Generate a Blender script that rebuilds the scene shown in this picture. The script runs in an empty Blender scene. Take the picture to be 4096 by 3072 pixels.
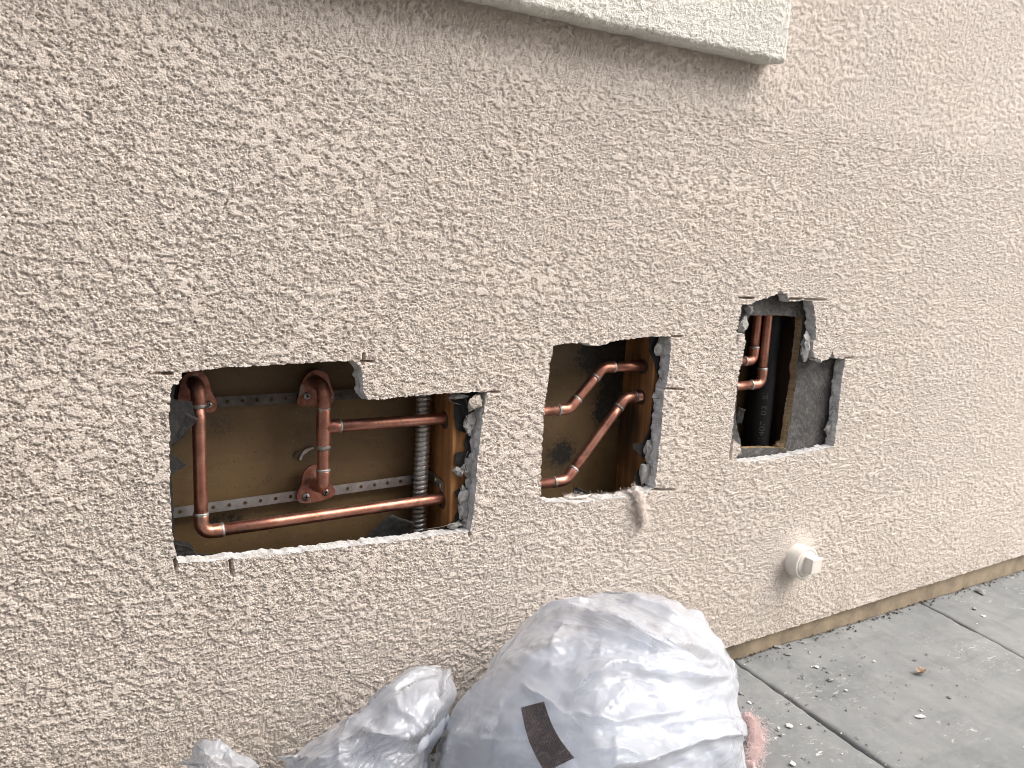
import bpy, math, random
import numpy as np
from mathutils import Vector
from mathutils.geometry import tessellate_polygon

random.seed(7)
RNG = np.random.default_rng(7)
C = bpy.context.scene.collection
S = bpy.context.scene

# ------------------------------------------------------------------ camera, sky, sun, exposure
F_PX = 3286.93                     # focal length for a 4096 px wide picture
CAM_Z = 0.912
ROT = np.array([[0.8500369, -0.05529861, 0.5238123],
                [-0.52470643, -0.1758408, 0.83292447],
                [0.046048, -0.98286422, -0.1784867]])   # world axes in camera (right, down, forward)
EYE = np.array([0.0, -1.15, CAM_Z])
cam_data = bpy.data.cameras.new('camera')
cam_data.sensor_width = 36.0
cam_data.lens = 36.0 * F_PX / 4096.0
cam_data.clip_start, cam_data.clip_end = 0.02, 500
cam = bpy.data.objects.new('camera', cam_data)
C.objects.link(cam)
from mathutils import Matrix
mw = Matrix.Identity(4)
for i in range(3):
    mw[i][0], mw[i][1], mw[i][2], mw[i][3] = ROT[i][0], -ROT[i][1], -ROT[i][2], EYE[i]
cam.matrix_world = mw
S.camera = cam
cam_data.dof.use_dof = True; cam_data.dof.focus_distance = 1.30; cam_data.dof.aperture_fstop = 10.0

SUN_EL, SUN_AZ = math.radians(50), math.radians(128)     # azimuth clockwise from +Y seen from above
w = bpy.data.worlds.new('World'); S.world = w; w.use_nodes = True
nt = w.node_tree
bg = nt.nodes['Background']
sky = nt.nodes.new('ShaderNodeTexSky'); sky.sky_type = 'NISHITA'; sky.sun_disc = False
sky.sun_elevation = SUN_EL; sky.sun_rotation = SUN_AZ
sky.air_density = 1.0; sky.dust_density = 3.0; sky.ozone_density = 0.6
hs_ = nt.nodes.new('ShaderNodeHueSaturation'); hs_.inputs['Saturation'].default_value = 0.5      # thin even cloud: paler than a clear sky
nt.links.new(sky.outputs[0], hs_.inputs['Color']); nt.links.new(hs_.outputs[0], bg.inputs[0]); bg.inputs[1].default_value = 0.125
sd = bpy.data.lights.new('sun', 'SUN'); sd.energy = 0.85; sd.angle = math.radians(50); sd.color = (1.0, 0.95, 0.89)
so = bpy.data.objects.new('sun', sd); C.objects.link(so)
sdir = Vector((math.sin(SUN_AZ) * math.cos(SUN_EL), math.cos(SUN_AZ) * math.cos(SUN_EL), math.sin(SUN_EL)))
so.rotation_euler = sdir.to_track_quat('Z', 'Y').to_euler()
so.location = (2, -4, 5)
S.view_settings.view_transform = 'Standard'; S.view_settings.look = 'None'
S.view_settings.exposure = 1.7; S.view_settings.gamma = 1.0
S.view_settings.use_curve_mapping = False
S.cycles.filter_width = 1.0

# ------------------------------------------------------------------ helpers
def at(px, py, y=0.0):
    """point of the place seen at pixel (px, py) of the 4096 x 3072 photograph, at depth y behind the wall face"""
    r = ROT @ np.array([px - 2048.0, py - 1536.0, F_PX])
    return EYE + r * ((y - EYE[1]) / r[1])
def at_ground(px, py, z=0.0):
    r = ROT @ np.array([px - 2048.0, py - 1536.0, F_PX])
    return EYE + r * ((z - EYE[2]) / r[2])
def zone1(x, y, d=0.0): return at(600 + x * 1400 / 2212, 1400 + y * 1400 / 2212, d)
def zone2(x, y, d=0.0): return at(2100 + x * 700 / 1290, 1280 + y * 700 / 1290, d)
def zone3(x, y, d=0.0): return at(2880 + x * 580 / 1266, 1120 + y * 580 / 1266, d)
def zone5(x, y, d=0.0): return at(2800 + x * 1296 / 2104, 2050 + y * 1296 / 2104, d)

PERM = np.random.default_rng(11).permutation(4096).astype(np.int64)
def _hash(ix, iy, seed):
    return PERM[(PERM[(ix + seed * 131) & 4095] + iy) & 4095]
def perlin(x, y, seed=0):
    x = np.asarray(x, dtype=np.float64); y = np.asarray(y, dtype=np.float64)
    xf, yf = np.floor(x), np.floor(y)
    xi, yi = xf.astype(np.int64), yf.astype(np.int64)
    x, y = x - xf, y - yf
    u, v = x * x * x * (x * (x * 6 - 15) + 10), y * y * y * (y * (y * 6 - 15) + 10)
    def g(dx, dy):
        a = _hash(xi + dx, yi + dy, seed) * (2 * math.pi / 4096)
        return np.cos(a) * (x - dx) + np.sin(a) * (y - dy)
    a, b, c, d = g(0, 0), g(1, 0), g(0, 1), g(1, 1)
    return 1.5 * ((a + u * (b - a)) + v * ((c + u * (d - c)) - (a + u * (b - a))))
def fbm(x, y, seed=0, octaves=3, gain=0.5):
    t, amp = 0.0, 1.0
    for o in range(octaves):
        t = t + amp * perlin(x * 2 ** o + 7.3 * o, y * 2 ** o - 3.1 * o, seed + o)
        amp *= gain
    return t
def worley(x, y, seed=0):
    """distance to the nearest scattered point and a random value of that point"""
    x = np.asarray(x, dtype=np.float64); y = np.asarray(y, dtype=np.float64)
    xi, yi = np.floor(x).astype(np.int64), np.floor(y).astype(np.int64)
    best = np.full(x.shape, 9.0); val = np.zeros(x.shape)
    for dx in (-1, 0, 1):
        for dy in (-1, 0, 1):
            h = _hash(xi + dx, yi + dy, seed)
            px = xi + dx + (h & 63) / 63.0; py = yi + dy + ((h >> 6) & 63) / 63.0
            d = (px - x) ** 2 + (py - y) ** 2
            k = d < best
            best = np.where(k, d, best); val = np.where(k, (h * 7 % 4096) / 4096.0, val)
    return np.sqrt(best), val
def sstep(a, b, x):
    t = np.clip((x - a) / (b - a), 0, 1); return t * t * (3 - 2 * t)

def base_of(o):
    p = np.zeros(3)
    while o is not None:
        p += np.array(o.location); o = o.parent
    return p
def build(name, verts, faces, mat, parent=None, smooth=True, loc=None, kind=None):
    verts = np.asarray(verts, dtype=np.float64).reshape(-1, 3)
    loc = np.zeros(3) if loc is None else np.asarray(loc, dtype=float)
    org = base_of(parent) + loc if parent is not None else loc
    me = bpy.data.meshes.new(name)
    if isinstance(faces, np.ndarray):
        n, k = faces.shape
        me.vertices.add(len(verts)); me.vertices.foreach_set('co', (verts - org).astype(np.float32).ravel())
        me.loops.add(n * k); me.loops.foreach_set('vertex_index', faces.astype(np.int32).ravel())
        me.polygons.add(n)
        me.polygons.foreach_set('loop_start', np.arange(0, n * k, k, dtype=np.int32))
        me.update(calc_edges=True)
    else:
        me.from_pydata((verts - org).tolist(), [], [list(f) for f in faces]); me.update()
    me.polygons.foreach_set('use_smooth', np.full(len(me.polygons), bool(smooth)))
    if mat is not None: me.materials.append(mat)
    o = bpy.data.objects.new(name, me); C.objects.link(o)
    o.location = loc; o.parent = parent
    if kind: o['kind'] = kind
    return o
def tag(o, label=None, cat=None, group=None, kind=None):
    if label: o['label'] = label
    if cat: o['category'] = cat
    if group: o['group'] = group
    if kind: o['kind'] = kind
    return o
def thing(name, label, cat, loc, group=None):
    o = bpy.data.objects.new(name, None); C.objects.link(o); o.location = tuple(loc)
    o.empty_display_size = 0.05
    return tag(o, label, cat, group)
def unit(v): v = np.asarray(v, float); return v / max(np.linalg.norm(v), 1e-12)
def tube_geo(path, radii, seg=20, caps=True, wob=0.0):
    path = np.asarray(path, float); n = len(path)
    radii = np.full(n, radii) if np.isscalar(radii) else np.asarray(radii, float)
    tan = np.gradient(path, axis=0); tan = np.array([unit(t) for t in tan])
    up = np.array([0, 1.0, 0]) if abs(tan[0][1]) < 0.9 else np.array([1.0, 0, 0])
    nrm = unit(np.cross(up, tan[0])); V = []
    for i in range(n):
        nrm = unit(nrm - tan[i] * (nrm @ tan[i])); b = np.cross(tan[i], nrm)
        for k in range(seg):
            a = 2 * math.pi * k / seg
            r = radii[i] * (1 + wob * math.sin(3 * a + i * 2.1) + wob * random.uniform(-1, 1))
            V.append(path[i] + r * (nrm * math.cos(a) + b * math.sin(a)))
    F = []
    for i in range(n - 1):
        for k in range(seg):
            a, b2 = i * seg + k, i * seg + (k + 1) % seg
            F.append((a, b2, b2 + seg, a + seg))
    if caps:
        F.append(tuple(range(seg - 1, -1, -1))); F.append(tuple((n - 1) * seg + k for k in range(seg)))
    return V, F
def merge(*parts):
    V, F = [], []
    for v, f in parts:
        o = len(V); V.extend([tuple(p) for p in v]); F.extend([tuple(i + o for i in q) for q in f])
    return V, F
def box_geo(lo, hi):
    x0, y0, z0 = lo; x1, y1, z1 = hi
    V = [(x0, y0, z0), (x1, y0, z0), (x1, y1, z0), (x0, y1, z0), (x0, y0, z1), (x1, y0, z1), (x1, y1, z1), (x0, y1, z1)]
    return V, [(0, 3, 2, 1), (4, 5, 6, 7), (0, 1, 5, 4), (1, 2, 6, 5), (2, 3, 7, 6), (3, 0, 4, 7)]
def bevel(o, width=0.002, seg=2, angle=35):
    m = o.modifiers.new('bevel', 'BEVEL'); m.width = width; m.segments = seg
    m.limit_method = 'ANGLE'; m.angle_limit = math.radians(angle); return o
def prism_geo(poly_xz, y0, y1):
    n = len(poly_xz)
    V = [(p[0], y0, p[1]) for p in poly_xz] + [(p[0], y1, p[1]) for p in poly_xz]
    F = [(i, (i + 1) % n, n + (i + 1) % n, n + i) for i in range(n)]
    tr = tessellate_polygon([[Vector((p[0], p[1], 0)) for p in poly_xz]])
    for t in tr: F.append(tuple(t)); F.append(tuple(n + i for i in reversed(t)))
    return V, F
def arc_corner(p, a, b, r, n=8):
    """points of a round bend at p between directions to a and to b"""
    u, v = unit(np.subtract(a, p)), unit(np.subtract(b, p))
    ang = math.acos(np.clip(u @ v, -1, 1)); t = r / math.tan(ang / 2)
    s, e = p + u * t, p + v * t
    c = p + unit(u + v) * (r / math.sin(ang / 2))
    out = []
    th = math.pi - ang; i0, i1 = s - c, e - c
    for k in range(n + 1):
        f = k / n
        out.append(c + (math.sin((1 - f) * th) * i0 + math.sin(f * th) * i1) / math.sin(th))
    return np.array(out)
def resample(poly, step, jitter=0.0, closed=True, seed=0):
    poly = np.asarray(poly, float); out = []
    n = len(poly)
    for i in range(n if closed else n - 1):
        a, b = poly[i], poly[(i + 1) % n]
        L = np.linalg.norm(b - a); k = max(1, int(round(L / step)))
        nn = np.array([-(b - a)[1], (b - a)[0]]) / max(L, 1e-9)
        for j in range(k):
            p = a + (b - a) * j / k
            if jitter: p = p + nn * jitter * float(fbm(p[0] * 120 + seed, p[1] * 120, 40 + seed, 3))
            out.append(p)
    return np.array(out)

# ------------------------------------------------------------------ material helpers
class Mat:
    def __init__(s, name):
        s.m = bpy.data.materials.new(name); s.m.use_nodes = True
        s.t = s.m.node_tree; s.b = s.t.nodes['Principled BSDF']; s.out = s.t.nodes['Material Output']
        s.co = s.t.nodes.new('ShaderNodeTexCoord').outputs['Object']
        s.geo = s.t.nodes.new('ShaderNodeNewGeometry')
    def n(s, kind, **kw):
        nd = s.t.nodes.new(kind)
        for k, v in kw.items():
            if k in nd.inputs: 
                s.set(nd.inputs[k], v)
            else: setattr(nd, k, v)
        return nd
    def set(s, sock, v):
        if isinstance(v, bpy.types.NodeSocket): s.t.links.new(v, sock)
        elif isinstance(v, (tuple, list)) and len(v) == 3 and sock.type == 'RGBA': sock.default_value = (*v, 1)
        else: sock.default_value = v
    def p(s, **kw):
        for k, v in kw.items(): s.set(s.b.inputs[k.replace('_', ' ')], v)
    def pos(s, sx=1, sy=1, sz=1):
        return s.n('ShaderNodeMapping', Vector=s.geo.outputs['Position'], Scale=(sx, sy, sz)).outputs[0]
    def noise(s, scale, detail=4, rough=0.55, vec=None, dist=0.0):
        return s.n('ShaderNodeTexNoise', Vector=vec or s.geo.outputs['Position'], Scale=scale, Detail=detail, Roughness=rough, Distortion=dist).outputs['Fac']
    def voro(s, scale, feature='F1', vec=None, rand=1.0):
        nd = s.n('ShaderNodeTexVoronoi', feature=feature); s.set(nd.inputs['Vector'], vec or s.geo.outputs['Position'])
        nd.inputs['Scale'].default_value = scale; nd.inputs['Randomness'].default_value = rand
        return nd.outputs['Distance']
    def ramp(s, fac, stops):
        nd = s.n('ShaderNodeValToRGB'); s.set(nd.inputs[0], fac); e = nd.color_ramp.elements
        while len(e) < len(stops): e.new(0.5)
        for i, (p, c) in enumerate(stops):
            e[i].position = p; e[i].color = (*c, 1) if not np.isscalar(c) else (c, c, c, 1)
        return nd.outputs[0]
    def mix(s, fac, a, b, blend='MIX'):
        nd = s.n('ShaderNodeMix', data_type='RGBA', blend_type=blend)
        s.set(nd.inputs[0], fac); s.set(nd.inputs[6], a); s.set(nd.inputs[7], b); return nd.outputs[2]
    def math(s, op, a, b=0.0, clamp=False):
        nd = s.n('ShaderNodeMath', operation=op, use_clamp=clamp); s.set(nd.inputs[0], a); s.set(nd.inputs[1], b); return nd.outputs[0]
    def bump(s, height, dist=0.001, strength=1.0, normal=None):
        nd = s.n('ShaderNodeBump', Height=height, Strength=strength, Distance=dist)
        if normal is not None: s.set(nd.inputs['Normal'], normal)
        s.set(s.b.inputs['Normal'], nd.outputs[0]); return nd.outputs[0]
    def attr(s, name): return s.n('ShaderNodeAttribute', attribute_name=name).outputs['Fac']

def m_stucco(name, base, base2, rough=0.9):
    M = Mat(name)
    big = M.noise(2.3, 5, 0.6); mid = M.noise(26, 4, 0.6)
    col = M.mix(M.ramp(big, [(0.35, 0.0), (0.68, 1.0)]), base, base2)
    col = M.mix(M.math('MULTIPLY', M.ramp(mid, [(0.38, 0.0), (0.75, 1.0)]), 0.35), col, tuple(min(1, c * 1.14) for c in base))
    sp = M.noise(900, 2, 0.6)
    col = M.mix(M.math('MULTIPLY', M.ramp(sp, [(0.62, 0.0), (0.75, 1.0)]), 0.35), col, tuple(c * 0.55 for c in base))
    zz = M.n('ShaderNodeSeparateXYZ', Vector=M.geo.outputs['Position']).outputs[2]
    spl = M.math('MULTIPLY', M.ramp(zz, [(0.04, 1.0), (0.22, 0.0)]), M.ramp(M.noise(11, 5, 0.65), [(0.35, 0.0), (0.75, 1.0)]))
    col = M.mix(M.math('MULTIPLY', spl, 0.55), col, (0.30, 0.25, 0.19))
    strk = M.ramp(M.noise(1.0, 4, 0.6, vec=M.pos(7, 7, 0.9)), [(0.55, 0.0), (0.75, 1.0)])
    col = M.mix(M.math('MULTIPLY', strk, 0.14), col, (0.36, 0.30, 0.25))
    M.p(Base_Color=col, Roughness=rough)
    M.b.inputs['Specular IOR Level'].default_value = 0.25
    gr = M.math('SUBTRACT', 1.0, M.math('MULTIPLY', M.voro(400, vec=M.pos(1, 0.2, 1.1)), 1.3))
    crev = M.ramp(M.noise(300, 3, 0.6, vec=M.pos(1, 0.2, 1.3)), [(0.36, 0.0), (0.50, 1.0)])
    g = M.math('ADD', M.math('MULTIPLY', gr, crev), M.math('MULTIPLY', M.noise(900, 3, 0.7), 0.5))
    g = M.math('MULTIPLY', g, M.math('SUBTRACT', 1.0, M.math('MULTIPLY', M.attr('plate'), 0.5)))
    M.bump(g, 0.0014, 1.0)
    return M.m
MAT = {}
MAT['stucco'] = m_stucco('tan_stucco', (0.605, 0.53, 0.462), (0.585, 0.522, 0.462))
MAT['trim'] = m_stucco('pale_trim_stucco', (0.74, 0.71, 0.635), (0.70, 0.675, 0.61))

def m_cement(name, k):
    M = Mat(name)
    a = M.noise(60, 6, 0.65); b = M.noise(420, 3, 0.7)
    col = M.ramp(a, [(0.3, (0.22 * k, 0.21 * k, 0.195 * k)), (0.55, (0.34 * k, 0.33 * k, 0.315 * k)), (0.75, (0.44 * k, 0.43 * k, 0.42 * k))])
    col = M.mix(M.math('MULTIPLY', M.ramp(b, [(0.55, 0.0), (0.7, 1.0)]), 0.6), col, (0.25, 0.23, 0.20))
    M.p(Base_Color=col, Roughness=0.95)
    M.bump(M.math('ADD', M.noise(260, 5, 0.7), M.math('MULTIPLY', M.noise(900, 2), 0.4)), 0.002, 1.0)
    return M.m
MAT['cement'] = m_cement('broken_cement', 1.0); MAT['cut'] = m_cement('pale_cut_cement', 1.7)
def m_paper(name, k):
    M = Mat(name)
    a = M.noise(14, 5, 0.6); b = M.noise(160, 4, 0.7)
    col = M.ramp(a, [(0.3, (0.035 * k, 0.033 * k, 0.031 * k)), (0.6, (0.075 * k, 0.07 * k, 0.066 * k)), (0.8, (0.12 * k, 0.115 * k, 0.11 * k))])
    dust = M.ramp(b, [(0.52, 0.0), (0.70, 1.0)])
    big = M.noise(26, 5, 0.65, dist=0.8); dust = M.math('ADD', dust, M.math('MULTIPLY', M.ramp(big, [(0.52, 0.0), (0.66, 1.0)]), 0.7), clamp=True)
    col = M.mix(M.math('MULTIPLY', dust, 0.35), col, (0.26 * k, 0.25 * k, 0.24 * k))
    M.p(Base_Color=col, Roughness=0.75); M.b.inputs['Specular IOR Level'].default_value = 0.3
    M.bump(M.noise(90, 5, 0.65), 0.002, 0.8)
    return M.m
MAT['paper'] = m_paper('black_building_paper', 0.26); MAT['board_paper'] = m_paper('scuffed_board_paper', 1.05)
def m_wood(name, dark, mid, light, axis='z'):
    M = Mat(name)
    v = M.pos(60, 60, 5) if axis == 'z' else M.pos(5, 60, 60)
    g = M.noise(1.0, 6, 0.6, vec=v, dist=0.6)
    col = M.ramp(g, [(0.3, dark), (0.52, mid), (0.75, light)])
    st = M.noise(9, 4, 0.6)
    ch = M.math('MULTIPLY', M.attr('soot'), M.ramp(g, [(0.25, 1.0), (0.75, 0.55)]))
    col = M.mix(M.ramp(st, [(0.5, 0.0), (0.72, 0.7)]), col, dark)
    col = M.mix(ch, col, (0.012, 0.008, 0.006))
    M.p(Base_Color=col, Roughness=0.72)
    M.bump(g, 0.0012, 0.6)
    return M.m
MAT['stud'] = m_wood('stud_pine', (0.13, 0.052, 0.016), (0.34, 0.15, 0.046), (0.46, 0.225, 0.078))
MAT['shade_tinted_stud'] = m_wood('shade_tinted_pine', (0.02, 0.010, 0.006), (0.05, 0.026, 0.015), (0.085, 0.045, 0.026))  # pine darkened for the stud in shade, put into the colour
MAT['raw_wood'] = m_wood('torn_wood_fibre', (0.14, 0.095, 0.05), (0.27, 0.19, 0.10), (0.40, 0.30, 0.18))
def m_panel():
    M = Mat('brown_backing_board')
    a = M.noise(7, 5, 0.6); b = M.noise(70, 5, 0.65, dist=0.3); c = M.noise(1.0, 4, 0.6, vec=M.pos(12, 12, 160))
    col = M.ramp(a, [(0.3, (0.095, 0.056, 0.021)), (0.6, (0.138, 0.084, 0.032)), (0.8, (0.168, 0.106, 0.045))])
    col = M.mix(M.math('MULTIPLY', M.ramp(b, [(0.56, 0.0), (0.74, 1.0)]), 0.5), col, (0.05, 0.03, 0.012))
    col = M.mix(M.math('MULTIPLY', M.ramp(c, [(0.6, 0.0), (0.75, 1.0)]), 0.22), col, (0.22, 0.17, 0.11))
    sp = M.ramp(M.noise(170, 2, 0.5), [(0.70, 0.0), (0.74, 1.0)])
    col = M.mix(M.math('MULTIPLY', sp, 0.7), col, (0.04, 0.025, 0.012))
    wh = M.ramp(M.noise(240, 2, 0.5), [(0.73, 0.0), (0.76, 1.0)])
    col = M.mix(M.math('MULTIPLY', wh, 0.6), col, (0.30, 0.27, 0.22))
    soot = M.attr('soot')
    spk = M.ramp(M.noise(150, 3, 0.6), [(0.42, 0.0), (0.58, 1.0)])
    sm = M.math('ADD', M.math('MULTIPLY', soot, spk), M.math('MULTIPLY', M.math('POWER', soot, 2.0), 0.8), clamp=True)
    col = M.mix(sm, col, (0.012, 0.009, 0.006))
    M.p(Base_Color=col, Roughness=M.ramp(a, [(0.3, 0.55), (0.7, 0.75)]))
    M.bump(M.math('ADD', b, M.math('MULTIPLY', a, 2.0)), 0.001, 0.5)
    return M.m
MAT['panel'] = m_panel()
def m_copper():
    M = Mat('aged_copper')
    a = M.noise(22, 5, 0.65); b = M.noise(130, 4, 0.7, dist=0.4); s = M.noise(1.0, 4, 0.7, vec=M.pos(260, 260, 22))
    col = M.ramp(a, [(0.25, (0.28, 0.115, 0.078)), (0.5, (0.45, 0.205, 0.145)), (0.75, (0.57, 0.30, 0.225))])
    col = M.mix(M.math('MULTIPLY', M.ramp(b, [(0.55, 0.0), (0.75, 1.0)]), 0.55), col, (0.14, 0.06, 0.045))
    col = M.mix(M.math('MULTIPLY', M.ramp(M.noise(48, 4, 0.7, dist=0.8), [(0.56, 0.0), (0.66, 1.0)]), 0.55), col, (0.17, 0.12, 0.09))
    M.p(Base_Color=col, Metallic=0.93, Roughness=M.ramp(b, [(0.3, 0.26), (0.75, 0.55)]))
    M.bump(s, 0.0003, 0.4)
    return M.m
MAT['copper'] = m_copper()
def m_copper_dull():
    M = Mat('cast_copper')
    a = M.noise(60, 5, 0.65); b = M.noise(300, 3, 0.7)
    col = M.ramp(a, [(0.28, (0.16, 0.06, 0.04)), (0.52, (0.34, 0.15, 0.105)), (0.7, (0.44, 0.24, 0.18))])
    col = M.mix(M.ramp(M.noise(45, 3), [(0.6, 0.0), (0.68, 0.7)]), col, (0.34, 0.30, 0.27))
    M.p(Base_Color=col, Metallic=0.8, Roughness=0.5)
    M.bump(b, 0.0006, 0.7); return M.m
MAT['cast'] = m_copper_dull()
def m_metal(name, c0, c1, rough, scale=40):
    M = Mat(name)
    a = M.noise(scale, 5, 0.65); b = M.noise(scale * 6, 3, 0.7)
    M.p(Base_Color=M.ramp(a, [(0.3, c0), (0.7, c1)]), Metallic=0.9, Roughness=M.ramp(b, [(0.3, rough), (0.75, min(1, rough + 0.3))]))
    M.bump(b, 0.0003, 0.5); return M.m
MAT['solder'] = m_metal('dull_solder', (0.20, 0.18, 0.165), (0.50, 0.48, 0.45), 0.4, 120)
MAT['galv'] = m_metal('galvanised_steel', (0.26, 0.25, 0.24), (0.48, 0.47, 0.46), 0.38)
MAT['dark_steel'] = m_metal('tarnished_and_shaded_steel', (0.06, 0.053, 0.046), (0.15, 0.132, 0.115), 0.5)  # dark steel; the upper strap's shade is mixed into this colour
MAT['conduit'] = m_metal('conduit_steel', (0.38, 0.37, 0.35), (0.58, 0.56, 0.53), 0.3)
MAT['screw'] = m_metal('screw_steel', (0.22, 0.21, 0.20), (0.5, 0.48, 0.44), 0.35)
MAT['brass_screw'] = m_metal('zinc_yellow_screw', (0.34, 0.25, 0.11), (0.60, 0.48, 0.24), 0.35)
def m_plain(name, col, rough, var=0.25, scale=50, bump=0.0005):
    M = Mat(name)
    a = M.noise(scale, 5, 0.6)
    M.p(Base_Color=M.ramp(a, [(0.3, tuple(c * (1 - var) for c in col)), (0.7, tuple(min(1, c * (1 + var * 0.6)) for c in col))]), Roughness=rough)
    M.bump(M.noise(scale * 5, 4, 0.65), bump, 0.6)
    return M.m
MAT['abs'] = m_plain('black_plastic_pipe', (0.004, 0.004, 0.0042), 0.6, 0.3)
MAT['abs'].node_tree.nodes['Principled BSDF'].inputs['Specular IOR Level'].default_value = 0.2
MAT['print'] = m_plain('faint_white_print', (0.035, 0.035, 0.035), 0.7)
MAT['foundation'] = m_plain('tan_painted_foundation', (0.27, 0.21, 0.14), 0.85, 0.45, 16, 0.002)
MAT['plug'] = m_plain('painted_plug', (0.66, 0.62, 0.55), 0.6, 0.12, 30, 0.0006)
MAT['chip_grey'] = m_plain('grey_stucco_chip', (0.27, 0.265, 0.255), 0.95, 0.4, 120, 0.002)
MAT['chip_white'] = m_plain('white_plaster_flake', (0.72, 0.70, 0.66), 0.9, 0.1, 120, 0.001)
MAT['chip_tan'] = m_plain('tan_stucco_chip', (0.42, 0.37, 0.31), 0.95, 0.3, 120, 0.002)
MAT['leaf'] = m_plain('dry_leaf', (0.36, 0.25, 0.17), 0.8, 0.4, 90, 0.001)
MAT['dirt'] = m_plain('dark_dirt', (0.085, 0.07, 0.052), 0.98, 0.5, 160, 0.003)
def m_wool(name, a, b):
    M = Mat(name)
    M.p(Base_Color=M.ramp(M.noise(60, 3), [(0.3, a), (0.7, b)]), Roughness=0.9)
    M.b.inputs['Subsurface Weight'].default_value = 0.0
    tr = M.n('ShaderNodeBsdfTranslucent'); M.set(tr.inputs[0], b)
    mx = M.n('ShaderNodeMixShader'); M.set(mx.inputs[0], 0.35); M.t.links.new(M.b.outputs[0], mx.inputs[1]); M.t.links.new(tr.outputs[0], mx.inputs[2])
    M.t.links.new(mx.outputs[0], M.out.inputs[0])
    return M.m
MAT['pink'] = m_wool('pink_glass_wool', (0.70, 0.53, 0.51), (0.80, 0.65, 0.63))
MAT['buff'] = m_wool('buff_glass_wool', (0.80, 0.72, 0.66), (0.88, 0.82, 0.77))
def m_concrete():
    M = Mat('grey_patio_concrete')
    a = M.noise(3.2, 6, 0.62, dist=0.5); b = M.noise(24, 6, 0.7, dist=0.4); c = M.noise(260, 3, 0.7)
    sm = M.noise(1.0, 5, 0.62, vec=M.pos(5, 16, 5), dist=0.8)
    col = M.ramp(a, [(0.28, (0.150, 0.157, 0.157)), (0.5, (0.19, 0.196, 0.193)), (0.72, (0.225, 0.229, 0.22))])
    col = M.mix(M.math('MULTIPLY', M.ramp(sm, [(0.48, 0.0), (0.68, 1.0)]), 0.5), col, (0.13, 0.135, 0.132))
    col = M.mix(M.math('MULTIPLY', M.ramp(b, [(0.52, 0.0), (0.72, 1.0)]), 0.45), col, (0.27, 0.268, 0.252))
    col = M.mix(M.math('MULTIPLY', M.ramp(c, [(0.62, 0.0), (0.72, 1.0)]), 0.5), col, (0.15, 0.145, 0.135))
    # scuffs of white plaster trodden into the slab
    k = M.math('MULTIPLY', M.ramp(M.noise(1.0, 4, 0.7, vec=M.pos(40, 110, 40), dist=1.0), [(0.59, 0.0), (0.71, 1.0)]),
               M.ramp(M.noise(4.5, 3), [(0.50, 0.0), (0.62, 1.0)]))
    col = M.mix(M.math('MULTIPLY', k, 0.8), col, (0.66, 0.65, 0.62))
    M.p(Base_Color=col, Roughness=0.82)
    M.b.inputs['Specular IOR Level'].default_value = 0.35
    pore = M.ramp(M.voro(210), [(0.10, 1.0), (0.2, 0.0)])
    col = M.mix(M.math('MULTIPLY', M.math('MULTIPLY', pore, M.ramp(M.noise(40, 3), [(0.5, 0.0), (0.6, 1.0)])), 0.6), col, (0.09, 0.09, 0.085)); M.p(Base_Color=col)
    h = M.math('ADD', M.math('MULTIPLY', b, 1.0), M.math('MULTIPLY', M.noise(500, 3, 0.7), 0.22))
    M.bump(h, 0.003, 0.6)
    return M.m
MAT['concrete'] = m_concrete()

# ------------------------------------------------------------------ the holes in the wall (outlines on the wall face, x and z in metres)
H1 = [(133,250),(150,215),(185,222),(205,150),(330,128),(520,110),(700,98),(900,88),(1100,75),(1285,68),(1335,110),(1345,180),(1350,260),
      (1385,315),(1440,318),(1560,303),(1700,290),(1850,275),(1960,270),(2130,266),(2110,400),(2090,560),(2075,700),(2065,850),(2050,1000),
      (2040,1090),(2025,1150),(1800,1178),(1600,1205),(1400,1228),(1200,1250),(1000,1275),(800,1295),(560,1325),(510,1322),(400,1335),
      (180,1350),(163,1290),(146,1200),(138,1100),(133,1000),(126,850),(125,700),(128,560),(122,450),(130,350)]
H2 = [(205,250),(208,190),(330,170),(420,166),(500,185),(560,190),(620,168),(700,150),(850,131),(945,123),(1085,120),(1075,250),(1062,400),
      (1040,505),(1030,520),(1020,640),(1005,830),(990,960),(975,1100),(958,1250),(850,1290),(780,1305),(600,1322),(450,1345),(300,1342),
      (150,1345),(121,1310),(120,1240),(122,1100),(130,950),(135,820),(150,650),(165,500),(180,400),(190,300)]
H3 = [(195,215),(185,300),(165,400),(150,470),(225,475),(225,560),(210,650),(190,740),(175,800),(160,900),(150,1000),(140,1100),(125,1250),
      (110,1390),(185,1440),(190,1500),(150,1550),(155,1580),(250,1590),(420,1572),(560,1552),(700,1520),(850,1492),(1000,1455),(1012,1400),
      (1022,1300),(1040,1150),(1055,1000),(1072,850),(1092,750),(1098,690),(1010,680),(990,622),(960,690),(885,712),(830,670),(815,610),
      (820,540),(838,520),(842,450),(838,350),(832,250),(815,185),(760,175),(660,185),(610,180),(590,120),(530,100),(480,130),(440,150),
      (320,180),(290,215),(240,213)]
def hole(zone, pts, jit, seed):
    P = np.array([zone(*p) for p in pts])[:, [0, 2]]
    return resample(P, 0.0022, jit, True, seed)
HOLES = [hole(zone1, H1, 0.0016, 1), hole(zone2, H2, 0.0018, 2), hole(zone3, H3, 0.002, 3)]
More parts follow.
